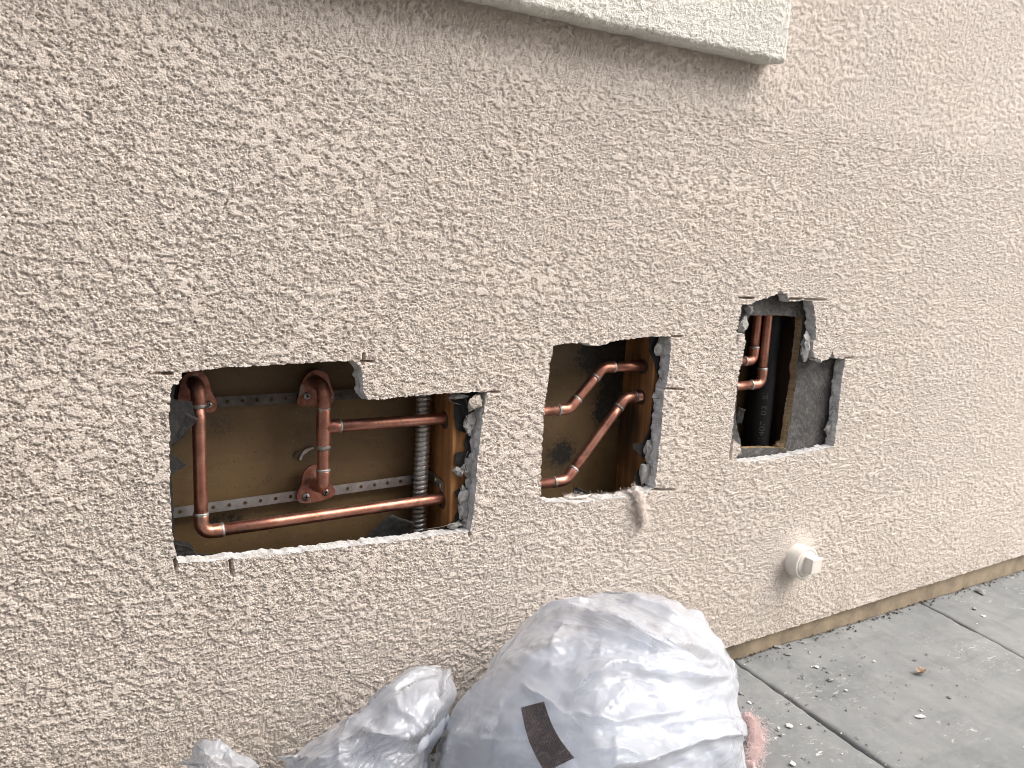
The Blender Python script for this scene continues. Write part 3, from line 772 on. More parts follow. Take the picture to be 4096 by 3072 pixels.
# bent tail: curves off the board and lies on the side of the stud
c0 = s_b; d0 = unit(s_b - s_a)
tail = [c0 + d0 * t for t in (0, 0.004)]
cx = SX1 - 0.0035
for k in range(9):
    a = k / 8 * math.pi / 2; r = 0.012
    tail.append(np.array([cx - r + r * math.sin(a), YS - r + r * math.cos(a), c0[2] + 0.006]))
tail += [np.array([cx, YS - 0.02, c0[2] + 0.004]), np.array([cx, 0.052, c0[2] - 0.002])]
tail = np.array(tail); V = []; F = []
for i, p in enumerate(tail):
    t = unit(tail[min(i + 1, len(tail) - 1)] - tail[max(i - 1, 0)]); nn = unit(np.cross((0, 0, 1), t)) * 0.0006
    for sz in (-1, 1):
        V += [p + nn + np.array([0, 0, sz * 0.00825]), p - nn + np.array([0, 0, sz * 0.00825])]
for i in range(len(tail) - 1):
    a, b = i * 4, i * 4 + 4
    F += [(a, a + 2, b + 2, b), (a + 1, b + 1, b + 3, a + 3), (a, b, b + 1, a + 1), (a + 2, a + 3, b + 3, b + 2)]
F += [(0, 1, 3, 2), tuple(len(V) - 4 + q for q in (0, 2, 3, 1))]
build('bent_tail', V, F, MAT['galv'], st2, False)
screw(np.array([cx - 0.001, 0.079, c0[2] + 0.004]), st2, 0.0045, 'brass_screw', (-1, 0, 0))
screw(np.array([cx - 0.001, 0.061, c0[2] - 0.001]), st2, 0.0045, 'brass_screw', (-1, 0, 0))

# ------------------------------------------------------------------ flexible steel conduit
cond = thing('flexible_conduit', 'ribbed flexible steel conduit standing beside the stud in the widest opening', 'conduit', zone1(1705, 1200, 0.088))
c_t, c_b = zone1(1722, 150, 0.09), zone1(1705, 1350, 0.09)
n = 700; hh = np.linspace(0, 1, n); pts = c_t[None] + (c_b - c_t)[None] * hh[:, None]
pts[:, 0] += 0.0025 * np.sin(hh * 5.0 + 0.6)
seg = 24; V = np.zeros((n, seg, 3)); Lc = np.linalg.norm(c_b - c_t)
for k in range(seg):
    a = 2 * math.pi * k / seg
    ph = (hh * Lc / 0.0087 + k / seg) % 1.0
    rr = 0.0106 + 0.0024 * np.sqrt(np.clip(np.sin(ph * math.pi), 0, 1)) - 0.0012 * (ph < 0.07)
    V[:, k, 0] = pts[:, 0] + rr * math.cos(a); V[:, k, 1] = pts[:, 1] + rr * math.sin(a); V[:, k, 2] = pts[:, 2]
a = np.arange(n - 1)[:, None] * seg + np.arange(seg)[None]; b = np.arange(n - 1)[:, None] * seg + (np.arange(seg)[None] + 1) % seg
build('ribbed_jacket', V.reshape(-1, 3), np.stack([a, a + seg, b + seg, b], -1).reshape(-1, 4), MAT['conduit'], cond)

# ------------------------------------------------------------------ tall opening: sheathing board, drain pipe
YH = 0.029
she_out = [(60,20),(1300,20),(1300,1640),(60,1640)]
she_in = [(262,312),(460,303),(700,318),(722,330),(712,470),(690,640),(668,760),(676,830),(660,905),(640,1060),(610,1240),(585,1400),(565,1470),(400,1462),(190,1472),
          (178,1400),(150,1300),(140,1110),(170,760),(215,470),(235,360)]
O = np.array([zone3(*p, YH) for p in she_out])[:, [0, 2]]
I = resample(np.array([zone3(*p, YH) for p in she_in])[:, [0, 2]], 0.003, 0.0012, True, 12)
she = thing('sheathing_board', 'board faced with scuffed black paper behind the tall narrow opening', 'board', (O[:, 0].mean(), YH, O[:, 1].min()))
tr = tessellate_polygon([[Vector((p[0], p[1], 0)) for p in O], [Vector((p[0], p[1], 0)) for p in I]])
A = np.concatenate([O, I])
build('paper_face', [(p[0], YH + 0.0008 * float(perlin(p[0] * 50, p[1] * 50, 51)), p[1]) for p in A], [tuple(t) for t in tr], MAT['board_paper'], she, False)
ni = len(I); I2 = I + np.stack([-0.004 + 0.002 * fbm(I[:, 1] * 60, I[:, 0] * 60, 52), 0 * I[:, 0]], 1) * (I[:, :1] > I[:, 0].mean())
mid = (I + I2) / 2 + 0.0012 * RNG.normal(size=I.shape)
V = [(p[0], YH + 0.0005, p[1]) for p in I] + [(p[0], YH + 0.008, p[1]) for p in mid] + [(p[0], YH + 0.016, p[1]) for p in I2]
F = [(j * ni + i, j * ni + (i + 1) % ni, (j + 1) * ni + (i + 1) % ni, (j + 1) * ni + i) for j in (0, 1) for i in range(ni)]
build('torn_edge', V, F, MAT['raw_wood'], she, False)
dp_x = zone3(370, 900, 0.085)[0]
drain = thing('drain_pipe', 'black plastic drain pipe with faint white print in the tall opening', 'pipe', (dp_x, 0.075, 0.0))
v, f = tube_geo([(dp_x, 0.088, z) for z in np.linspace(0.002, 1.24, 12)], 0.03, 48)
build('pipe_body', v, f, MAT['abs'], drain)
def letters(txt, size):
    cu = bpy.data.curves.new('t', 'FONT'); cu.body = txt; cu.size = size; cu.align_x = 'LEFT'
    o = bpy.data.objects.new('t', cu); C.objects.link(o); dg = bpy.context.evaluated_depsgraph_get()
    me = bpy.data.meshes.new_from_object(o.evaluated_get(dg)); V = np.array([v.co[:] for v in me.vertices]); F = [tuple(p.vertices) for p in me.polygons]
    bpy.data.objects.remove(o); bpy.data.curves.remove(cu); bpy.data.meshes.remove(me); return V, F
tv_, tf_ = letters('1407  03  SI', 0.017)
rr = 0.0303; aim = math.atan2(-1.0, -0.9) + 0.25
V = [(dp_x + rr * math.cos(aim + (p[1] - 0.006) / -rr), 0.088 + rr * math.sin(aim + (p[1] - 0.006) / -rr), zone3(350, 1410, .06)[2] + p[0] * 1.35) for p in tv_]
build('printed_text', V, tf_, MAT['print'], drain, False)

# ------------------------------------------------------------------ cleanout plug
pc = PLUG.copy(); 
plug = thing('cleanout_plug', 'round painted cleanout plug with square head sticking out of the wall', 'plug', (pc[0], 0.0, pc[2]))
def ring(y, r): return [(pc[0] + r * math.cos(t), y, pc[2] + r * math.sin(t)) for t in np.linspace(0, 2 * math.pi, 48, endpoint=False)]
prof = [(0.03, .0375), (-0.033, .0375), (-0.0345, .0368), (-0.035, .035), (-0.035, .0322), (-0.0335, .0312), (-0.0335, .0302), (-0.0355, .0298), (-0.037, .0282), (-0.0372, .0)]
V = sum([ring(y, max(r, 1e-4)) for y, r in prof], []); F = []
for i in range(len(prof) - 1):
    for k in range(48): F.append((i * 48 + k, (i + 1) * 48 + k, (i + 1) * 48 + (k + 1) % 48, i * 48 + (k + 1) % 48))
o = build('collar', V, F, MAT['plug'], plug); bevel(o, 0.0006, 1)
hs = 0.0185; V = []
for y, s in ((-0.0365, hs * 1.04), (-0.058, hs)):
    for q in range(4):
        t = math.radians(45 + 90 * q - 4); V.append((pc[0] + 0.004 + s * 1.414 * math.cos(t) * 0.93, y, pc[2] + 0.002 + s * 1.414 * math.sin(t) * 0.93))
o = build('square_head', V, [(0, 1, 2, 3), (7, 6, 5, 4), (0, 4, 5, 1), (1, 5, 6, 2), (2, 6, 7, 3), (3, 7, 4, 0)], MAT['plug'], plug, False); bevel(o, 0.0022, 3)

# ------------------------------------------------------------------ window trim band at the top
TX1 = 1.262; TZ0 = CAM_Z + 0.332; TY = -0.05
trim = thing('window_trim', 'pale off-white stucco trim band jutting from the wall above the openings', 'trim', (0.8, 0.0, TZ0))
def round_profile():
    r = 0.012; P = [(0.004, TZ0 + 0.004)]
    for s in np.arange(0.002, abs(TY) - r, 0.0022): P.append((-s, TZ0 + 0.004 * (1 - s / abs(TY))))
    for k in range(9):
        a = k / 8 * math.pi / 2; P.append((TY + r - r * math.sin(a), TZ0 + r - r * math.cos(a)))
    for s in np.arange(0.0022, 0.30, 0.0022): P.append((TY, TZ0 + r + s))
    P.append((TY, TZ0 + 0.34)); P.append((0.004, TZ0 + 0.36)); return np.array(P)
pr = round_profile(); tx = np.concatenate([[-0.3, -0.15], np.arange(-0.02, TX1, 0.0024), [TX1]])
arc = np.concatenate([[0], np.cumsum(np.linalg.norm(np.diff(pr, axis=0), axis=1))])
TXg, AR = np.meshgrid(tx, arc)
hh = stucco_height(TXg, AR + 3.0, 40, 0.8) * 1.0
nrm = np.gradient(pr, axis=0); nrm /= np.linalg.norm(nrm, axis=1, keepdims=True)
ny, nzv = -np.abs(nrm[:, 1]) , np.where(np.abs(nrm[:, 0]) > 0.01, -np.abs(nrm[:, 0]), 0)
endr = sstep(TX1 - 0.012, TX1, TXg) ** 2 * 0.007
Yv = pr[:, 0][:, None] + (hh - endr) * ny[:, None]; Zv = pr[:, 1][:, None] + (hh - endr) * nzv[:, None]
Zv = Zv + 0.002 * perlin(TXg / 0.05, AR * 0 + 2.0, 77)
V = np.stack([TXg, Yv, Zv], -1).reshape(-1, 3); r_, c_ = TXg.shape; ii = np.arange(r_ * c_).reshape(r_, c_)
FQ = np.stack([ii[:-1, :-1], ii[1:, :-1], ii[1:, 1:], ii[:-1, 1:]], -1).reshape(-1, 4)
build('band_face', V, FQ, MAT['trim'], trim)
# end face
m = 18; sy = np.linspace(0, 1, m); ej = np.stack([V.reshape(r_, c_, 3)[:, -1]] , 0)[0]
Ve = []; 
for s in sy:
    q = ej.copy(); q[:, 1] = q[:, 1] + (0.004 - q[:, 1]) * s; q[:, 0] = TX1 + 0.0015 * math.sin(s * 3) + 0.0012 * perlin(q[:, 1] * 300, q[:, 2] * 300, 79) * (0.02 < s < 0.98); Ve.append(q)
Ve = np.concatenate(Ve); ii = np.arange(m * r_).reshape(m, r_)
FQ = np.stack([ii[:-1, :-1], ii[:-1, 1:], ii[1:, 1:], ii[1:, :-1]], -1).reshape(-1, 4)
build('band_end', Ve, FQ, MAT['trim'], trim)

# ------------------------------------------------------------------ ground
GS = -0.0135
def gz(x): return (x - 1.354) * GS
fnd = build('foundation', *box_geo((-2.5, 0.013, -0.2), (6, 0.029, WALL_Z0 + 0.002)), MAT['foundation'], wall, False)
gv = [(-60, -60, -0.02), (60, -60, -0.02), (60, 0.012, -0.02), (-60, 0.012, -0.02)]
gv = [(x, y, gz(max(-3, min(6, x))) - 0.016) for x in (-60, -3, 6, 60) for y in (-60, 0.0128)]
ground = build('ground', gv, [(0, 2, 3, 1), (2, 4, 5, 3), (4, 6, 7, 5)], MAT['dirt'], None, False); ground['kind'] = 'structure'
def gpt(px, py):
    z = 0.0
    for _ in range(5): p = at_ground(px, py, z); z = gz(p[0])
    return p
j1a, j1b = gpt(2941, 2648), gpt(3556, 3072)
j2a, j2b = gpt(3676, 2407), gpt(4096, 2630)
def jline(a, b):
    def f(y): t = (y - a[1]) / (b[1] - a[1]); return a[0] + (b[0] - a[0]) * t
    return f
J1f, J2f = jline(j1a, j1b), jline(j2a, j2b)
dj = lambda y: J2f(y) - J1f(y)
joints = [lambda y: J1f(y) - 2.2 * dj(0) , lambda y: J1f(y) - 1.1 * dj(0), J1f, J2f, lambda y: J2f(y) + dj(0) * 1.15, lambda y: J2f(y) + dj(0) * 2.3]
print('joints', [round(float(j(0.0)), 3) for j in joints], [round(float(j(-1.0)), 3) for j in joints])
patio = thing('patio', 'grey stamped concrete slabs along the foot of the wall', None, (1.5, -0.5, 0)); patio['kind'] = 'structure'
del patio['label']
def slab(fl, fr, y0, y1, seed, fine):
    ny_ = max(8, int((y1 - y0) / fine)); nx_ = max(8, int(abs(fr(0) - fl(0)) / fine))
    yy = np.linspace(y0, y1, ny_)[:, None] * np.ones((1, nx_)); t = np.linspace(0, 1, nx_)[None] * np.ones((ny_, 1))
    g = 0.0024
    lx = np.vectorize(fl)(yy[:, 0])[:, None] + g + 0.0014 * fbm(yy[:, :1] / 0.03, yy[:, :1] * 0 + seed, 90, 3)
    rx = np.vectorize(fr)(yy[:, 0])[:, None] - g + 0.0014 * fbm(yy[:, :1] / 0.03, yy[:, :1] * 0 + seed + 5, 91, 3)
    X = lx + (rx - lx) * t
    Z = gz(X) + 0.0028 * fbm(X / 0.16, yy / 0.22, 92 + seed, 4, 0.55) + 0.0012 * np.abs(fbm(X / 0.07 + seed, yy / 0.09, 95, 3))
    wdt = (rx - lx); e = np.minimum(t, 1 - t) * wdt; Z = Z - 0.003 * (1 - np.clip(e / 0.007, 0, 1)) ** 2 * (1 + 0.8 * fbm(yy / 0.05, t * 0 + seed, 97, 2))
    V = np.stack([X, yy, Z], -1); ii = np.arange(nx_ * ny_).reshape(ny_, nx_)
    F = np.stack([ii[:-1, :-1], ii[:-1, 1:], ii[1:, 1:], ii[1:, :-1]], -1).reshape(-1, 4)
    rim = np.concatenate([ii[0], ii[1:, -1], ii[-1, -2::-1], ii[-2:0:-1, 0]]); V2 = V.reshape(-1, 3); low = V2[rim].copy(); low[:, 2] = gz(low[:, 0]) - 0.03
    k = len(rim); o = len(V2); a = np.arange(k); b = (a + 1) % k
    F2 = np.stack([rim[b], rim[a], o + a, o + b], 1)
    return build('concrete_slab', np.concatenate([V2, low]), np.concatenate([F, F2]), MAT['concrete'], patio)
for i in range(len(joints) - 1):
    fine = 0.006 if i in (1, 2, 3) else 0.02
    slab(joints[i], joints[i + 1], -0.95, 0.012, i, fine)
    slab(joints[i], joints[i + 1], -2.6, -0.957, i + 7, 0.03)

# ------------------------------------------------------------------ unseen wall added behind the viewer to cut and grade the skylight
v, f = box_geo((-7, -2.95, -0.2), (2.6, -2.8, 3.4))
nb = build('added_shading_wall', v, f, MAT['stucco'], None, False, loc=(1, -2.8, -0.2)); nb['kind'] = 'structure'

# ------------------------------------------------------------------ rubbish bags: thin white film over their contents
def m_film():
    M = Mat('white_bag_film')
    a = M.noise(18, 4, 0.6); cr = M.voro(55, vec=M.pos(1, 1, 1.6)); cr2 = M.noise(70, 5, 0.6, dist=1.2)
    M.p(Base_Color=M.ramp(a, [(0.3, (0.56, 0.57, 0.595)), (0.7, (0.64, 0.65, 0.675))]), Roughness=0.2)
    M.b.inputs['Specular IOR Level'].default_value = 0.6
    wv = M.n('ShaderNodeVectorMath', operation='ADD'); M.set(wv.inputs[0], M.pos(1, 1, 1))
    dn = M.n('ShaderNodeTexNoise', Scale=16.0, Detail=2.0); M.set(dn.inputs['Vector'], M.geo.outputs['Position'])
    sc_ = M.n('ShaderNodeVectorMath', operation='SCALE'); M.set(sc_.inputs[0], dn.outputs['Color']); sc_.inputs['Scale'].default_value = 0.035
    M.set(wv.inputs[1], sc_.outputs[0])
    def edges(scale, sx, sy, sz, rot):
        mp = M.n('ShaderNodeMapping', Vector=wv.outputs[0], Scale=(sx, sy, sz)); mp.inputs['Rotation'].default_value = rot
        return M.ramp(M.voro(scale, 'DISTANCE_TO_EDGE', mp.outputs[0]), [(0.0, 1.0), (0.16, 0.25), (0.5, 0.0)])
    e1 = M.math('MULTIPLY', edges(15, 0.55, 1, 1.3, (0.3, 0.35, 0.0)), M.ramp(M.noise(7, 2), [(0.42, 0.0), (0.6, 1.0)]))
    e2 = M.math('MULTIPLY', edges(34, 0.6, 1, 1.3, (0.1, -0.5, 0.4)), M.ramp(M.noise(11, 2), [(0.45, 0.0), (0.62, 0.35)]))
    e3 = M.math('MULTIPLY', edges(90, 0.6, 1, 1.4, (0.0, 0.5, 0.2)), M.ramp(M.noise(14, 2), [(0.45, 0.0), (0.65, 0.12)]))
    M.bump(M.math('ADD', M.math('ADD', e1, e2), M.math('ADD', e3, M.math('MULTIPLY', cr, 0.25))), 0.0040, 0.55)
    M.b.inputs['Specular IOR Level'].default_value = 0.0
    nrm = M.b.inputs['Normal'].links[0].from_socket
    tl = M.n('ShaderNodeBsdfTranslucent'); M.set(tl.inputs[0], (0.70, 0.71, 0.74))
    m1 = M.n('ShaderNodeMixShader'); M.set(m1.inputs[0], 0.40); M.t.links.new(M.b.outputs[0], m1.inputs[1]); M.t.links.new(tl.outputs[0], m1.inputs[2])
    tp = M.n('ShaderNodeBsdfTransparent'); M.set(tp.inputs[0], (0.97, 0.975, 0.98))
    lw = M.n('ShaderNodeLayerWeight'); M.set(lw.inputs[0], 0.3)
    fac = M.math('MULTIPLY', M.math('SUBTRACT', 1.0, lw.outputs['Facing']), 0.66)
    m2 = M.n('ShaderNodeMixShader'); M.set(m2.inputs[0], fac); M.t.links.new(m1.outputs[0], m2.inputs[1]); M.t.links.new(tp.outputs[0], m2.inputs[2])
    gl = M.n('ShaderNodeBsdfGlossy'); M.set(gl.inputs['Color'], (1, 1, 1)); M.set(gl.inputs['Roughness'], 0.21); M.set(gl.inputs['Normal'], nrm)
    lw2 = M.n('ShaderNodeLayerWeight'); M.set(lw2.inputs['Blend'], 0.5); M.set(lw2.inputs['Normal'], nrm)
    fr = M.math('ADD', 0.035, M.math('MULTIPLY', M.math('POWER', lw2.outputs['Facing'], 4.0), 0.6), clamp=True)
    m3 = M.n('ShaderNodeMixShader'); M.set(m3.inputs[0], fr); M.t.links.new(m2.outputs[0], m3.inputs[1]); M.t.links.new(gl.outputs[0], m3.inputs[2])
    M.t.links.new(m3.outputs[0], M.out.inputs[0])
    return M.m
MAT['film'] = m_film()
MAT['bagged'] = m_plain('white_bagged_debris', (0.53, 0.57, 0.64), 0.6, 0.30, 9, 0.003)
def project(V):
    c = (np.asarray(V) - EYE) @ ROT
    return 2048 + F_PX * c[:, 0] / c[:, 2], 1536 + F_PX * c[:, 1] / c[:, 2], c[:, 2]
def unproject(px, py, depth):
    c = np.stack([(px - 2048) / F_PX * depth, (py - 1536) / F_PX * depth, depth], 1)
    return EYE + c @ ROT.T
def seg_dist(px, py, line):
    """signed distance to a polyline and how far along it, vectorised"""
    best = np.full(px.shape, 1e9); sg = np.ones(px.shape); tt = np.zeros(px.shape)
    line = np.asarray(line, float); L = np.concatenate([[0], np.cumsum(np.linalg.norm(np.diff(line, axis=0), axis=1))]); tot = L[-1]
    for i in range(len(line) - 1):
        a, b = line[i], line[i + 1]; ab = b - a; l2 = ab @ ab
        t = np.clip(((px - a[0]) * ab[0] + (py - a[1]) * ab[1]) / l2, 0, 1)
        dx, dy = px - a[0] - t * ab[0], py - a[1] - t * ab[1]; d = np.hypot(dx, dy)
        c = d < best; best = np.where(c, d, best); sg = np.where(c, np.sign(ab[0] * dy - ab[1] * dx), sg); tt = np.where(c, (L[i] + t * np.sqrt(l2)) / tot, tt)
    return best, sg, tt
def smooth_line(P, n=3):
    P = np.asarray(P, float)
    for _ in range(n):
        Q_ = np.stack([0.75 * P[:-1] + 0.25 * P[1:], 0.25 * P[:-1] + 0.75 * P[1:]], 1).reshape(-1, 2)
        P = np.concatenate([P[:1], Q_, P[-1:]])
    return P
def make_bag(label, centre, radii, outline, c0, creases, nu, nv, wr, seed, inner=0.93, drop=0.02, wrinkle_dir=(1.0, 0.35), power=0.85, pleat=None):
    c = np.array(centre); r = np.array(radii)
    th = np.linspace(0, 2 * math.pi, nu, endpoint=False); ph = np.linspace(0.015, math.pi - 0.015, nv)
    T_, P_ = np.meshgrid(th, ph)
    def sp(v, e): return np.sign(v) * np.abs(v) ** e
    D = np.stack([sp(np.cos(T_) * np.sin(P_), power), sp(np.sin(T_) * np.sin(P_), power), sp(np.cos(P_), 0.9)], -1).reshape(-1, 3)
    V = c + D * r
    V += 0.012 * np.stack([fbm(V[:, 1] / 0.16 + seed, V[:, 2] / 0.16, 300 + seed, 2), fbm(V[:, 0] / 0.16, V[:, 2] / 0.16 + seed, 301 + seed, 2), 0.5 * fbm(V[:, 0] / 0.16 + seed, V[:, 1] / 0.16, 302 + seed, 2)], 1)
    # pull the dome out to the outline it has in the photograph
    for _ in range(2):
        X, Yp, Dp = project(V); dx, dy = X - c0[0], Yp - c0[1]; an = np.arctan2(-dy, dx); rad = np.hypot(dx, dy)
        nb_ = 180; bins = np.linspace(-math.pi, math.pi, nb_ + 1); bi = np.clip(np.digitize(an, bins) - 1, 0, nb_ - 1)
        sil = np.zeros(nb_); np.maximum.at(sil, bi, rad)
        ctr = 0.5 * (bins[1:] + bins[:-1]); o = np.asarray(outline, float); oa = np.arctan2(-(o[:, 1] - c0[1]), o[:, 0] - c0[0]); orr = np.hypot(o[:, 0] - c0[0], o[:, 1] - c0[1])
        q = np.argsort(oa); oa, orr = oa[q], orr[q]
        k = np.ones(nb_); inr = (ctr >= oa[0]) & (ctr <= oa[-1]); k[inr] = np.interp(ctr[inr], oa, orr) / sil[inr]
        lo_, hi_ = oa[0], oa[-1]
        for i in range(nb_):
            if ctr[i] < lo_: f_ = max(0, 1 - (lo_ - ctr[i]) / 0.5); k[i] = 1 + (np.interp(lo_, ctr[inr], k[inr]) - 1) * f_
            if ctr[i] > hi_: f_ = max(0, 1 - (ctr[i] - hi_) / 0.5); k[i] = 1 + (np.interp(hi_, ctr[inr], k[inr]) - 1) * f_
        kk = np.interp(an, ctr, k, period=2 * math.pi)
        V = unproject(c0[0] + dx * kk, c0[1] + dy * kk, Dp)
    G = V.reshape(nv, nu, 3)
    def normals(G):
        a = np.roll(G, -1, 1) - np.roll(G, 1, 1); b = np.gradient(G, axis=0); n_ = np.cross(b, a); return n_ / np.maximum(np.linalg.norm(n_, axis=2, keepdims=True), 1e-9)
    N = normals(G).reshape(-1, 3)
    if ((V - V.mean(0)) * N).sum() < 0: N = -N
    X, Yp, Dp = project(V)
    # folds along the creases seen in the photograph
    h = np.zeros(len(V)); front = sstep(-0.15, 0.25, ((EYE - V) * N).sum(1) / np.linalg.norm(EYE - V, axis=1))
    for pts, amp, wa, wb in creases:
        L = smooth_line(pts)
        jx_ = 9 * fbm(X / 90, Yp / 90, 310 + seed, 2); jy_ = 9 * fbm(X / 90 + 5, Yp / 90, 311 + seed, 2)
        d, sg, t = seg_dist(X + jx_, Yp + jy_, L)
        prof = np.where(sg > 0, np.exp(-d / (0.8 * wa)), np.exp(-d / (0.7 * wb)))
        h += 1.45 * amp * prof * np.clip(np.minimum(t, 1 - t) * 6, 0, 1) ** 0.7 * front
    # crumpling: ridged noise drawn out along the pull of the film
    a_, b_ = unit(wrinkle_dir)
    s1, s2 = (V[:, 0] * a_ - V[:, 2] * b_), (V[:, 0] * b_ + V[:, 2] * a_ + 0.6 * V[:, 1])
    wv = 0.010 * fbm(V[:, 0] / 0.07, V[:, 2] / 0.07 + V[:, 1] / 0.1, 320 + seed, 2)
    amp_map = 0.35 + 0.9 * sstep(-0.4, 0.5, fbm(V[:, 0] / 0.13 + 3, V[:, 2] / 0.11 + V[:, 1] / 0.12, 322 + seed, 2))
    # facets between straight creases: folded waves in many directions, each fading in and out
    rr_ = np.random.default_rng(400 + seed); A3 = V + np.stack([0.6 * wv, wv, 0.8 * wv], 1)
    def tri(u): return 1 - 2 * np.abs(2 * (u - np.floor(u)) - 1)
    for lam, amp_, cnt in ((0.20, 0.0062, 3), (0.095, 0.0022, 4), (0.04, 0.0010, 5), (0.018, 0.00045, 7)):
        for q in range(cnt):
            d_ = unit(np.array([a_, 0.15, -b_]) + rr_.normal(size=3) * (0.55 if lam > 0.05 else 0.9)); d_ = unit(np.cross(d_, unit(rr_.normal(size=3))))
            msk = sstep(-0.15, 0.45, fbm(V[:, 0] / (lam * 1.6) + 7 * q, (V[:, 2] + 0.6 * V[:, 1]) / (lam * 1.6), 350 + q + seed, 2))
            h += wr * amp_ * msk * tri(A3 @ d_ / lam + rr_.uniform()) * (0.5 + amp_map)
    if pleat is not None:
        (gx_, gy_), K_, pa = pleat; dx_, dy_ = X - gx_, Yp - gy_; r_p = np.hypot(dx_, dy_); ph_ = np.arctan2(dy_, dx_) + 0.05 * fbm(X / 110, Yp / 110, 380 + seed, 2)
        grow_ = np.clip(r_p / 260, 0, 1)
        h += front * pa * grow_ * (tri(ph_ * K_ / (2 * math.pi)) + 0.5 * tri(ph_ * K_ * 2.37 / (2 * math.pi) + 0.3)) * (0.5 + sstep(-0.3, 0.4, fbm(ph_ * 3, r_p / 300, 381 + seed, 2)))
    Vf = V + N * (h - 0.004)[:, None]
    Vf[:, 2] = np.maximum(Vf[:, 2], gz(Vf[:, 0]) + 0.004); Vf[:, 1] = np.minimum(Vf[:, 1], -0.006)
    ii = np.arange(nu * nv).reshape(nv, nu); nx_ = np.roll(ii, -1, 1)
    F = np.stack([ii[:-1], ii[1:], nx_[1:], nx_[:-1]], -1).reshape(-1, 4)
    F = [tuple(int(i) for i in q) for q in F] + [tuple(range(nu)), tuple(range(nu * nv - 1, nu * nv - nu - 1, -1))]
    t = thing('rubbish_bag', label, 'bag', (c[0], c[1], 0.0), 'white rubbish bags at the foot of the wall')
    film = build('film', Vf, F, MAT['film'], t)
    # contents pressing against the film except where it stands loose near the top
    Gi = V.reshape(nv, nu, 3)[::3, ::3].reshape(-1, 3); ctr3 = c + np.array([0, 0, -drop])
    Gi = ctr3 + (Gi - c) * inner
    Ni = N.reshape(nv, nu, 3)[::3, ::3].reshape(-1, 3)
    Gi = Gi + Ni * (0.010 * fbm(Gi[:, 0] / 0.07 + Gi[:, 1] / 0.09, Gi[:, 2] / 0.07, 340 + seed, 3))[:, None]
    Gi[:, 2] = np.maximum(Gi[:, 2], gz(Gi[:, 0]) + 0.008); Gi[:, 1] = np.minimum(Gi[:, 1], -0.012)
    n2v, n2u = V.reshape(nv, nu, 3)[::3, ::3].shape[:2]; ii = np.arange(n2v * n2u).reshape(n2v, n2u); nx_ = np.roll(ii, -1, 1)
    build('contents', Gi, [tuple(int(i) for i in q) for q in np.stack([ii[:-1], ii[1:], nx_[1:], nx_[:-1]], -1).reshape(-1, 4)] + [tuple(range(n2u)), tuple(range(n2u * n2v - 1, n2u * n2v - n2u - 1, -1))], MAT['bagged'], t)
    return t, film, Vf, F
def q4(*P): return [(1700 + x * 1400 / 2212, 2330 + y * 1400 / 2212) for x, y in P]
def q3(*P): return [(700 + x * 1200 / 2212, 2550 + y * 1200 / 2212) for x, y in P]
out1 = q4((40,1172),(60,1060),(110,930),(150,850),(215,755),(275,680),(320,560),(370,480),(430,400),(520,330),(620,240),(720,180),(830,120),(930,90),(1020,75),(1140,50),
          (1260,48),(1400,65),(1500,85),(1600,120),(1650,180),(1750,250),(1830,325),(1900,420),(1950,500),(1985,600),(1998,660),(1985,750),(2000,850),(2025,900),(2015,970),(2035,1100),(2040,1172))
cr1 = [(q4((700,250),(850,215),(1000,225),(1100,260),(1230,300),(1350,360),(1430,400),(1600,430),(1750,460),(1890,490)), 0.016, 14, 70),
       (q4((1140,60),(1250,100),(1400,160),(1560,235),(1700,300),(1800,380),(1870,440),(1930,540)), 0.010, 10, 45),
       (q4((640,270),(740,215),(850,180),(950,190),(1100,120)), 0.009, 9, 40),
       (q4((930,690),(1010,640),(1090,590),(1220,540),(1330,535),(1450,570),(1700,610),(1950,590)), 0.011, 12, 60),
       (q4((1100,1190),(1250,1150),(1400,1120),(1600,1060),(1800,970),(1960,940),(2030,935)), 0.013, 9, 50),
       (q4((880,830),(1100,860),(1250,880),(1500,830),(1700,780)), 0.006, 10, 35),
       (q4((980,1090),(1180,1050),(1350,1110),(1500,1180)), 0.006, 9, 30),
       (q4((490,690),(480,830),(400,960),(330,1100)), 0.006, 10, 30),
       (q4((600,640),(740,720),(830,780),(900,850),(1000,930)), 0.006, 8, 30),
       (q4((400,590),(330,670),(215,790),(110,960)), 0.008, 6, 40),
       (q4((830,250),(880,290),(800,370),(780,450)), 0.006, 8, 30),
       (q4((1190,960),(1210,1070),(1180,1150)), 0.004, 8, 25),
       (q4((1500,480),(1650,520),(1880,510)), 0.006, 8, 30),
       (q4((1050,420),(1300,470),(1500,560)), 0.005, 9, 30),
       (q4((2000,870),(1900,840),(1700,860),(1500,900)), 0.007, 8, 35)]
bag1, film1, VF1, FF1 = make_bag('biggest white rubbish bag, bulging and full, with a dark abrasive strip on it', (0.80, -0.285, 0.17), (0.315, 0.25, 0.225), out1, (2370, 2950), cr1, 460, 250, 1.0, 1, 0.93, 0.055)
out2 = q3((800,962),(905,830),(1040,730),(1250,590),(1390,510),(1480,430),(1580,340),(1660,255),(1750,210),(1850,190),(1910,182),(1970,205),(2015,215),(2050,260),(2100,350),(2115,400),(2110,450),(2060,530),(2010,620),(1960,690),(1930,760),(1900,850),(1890,962))
g0 = (1950, 430)
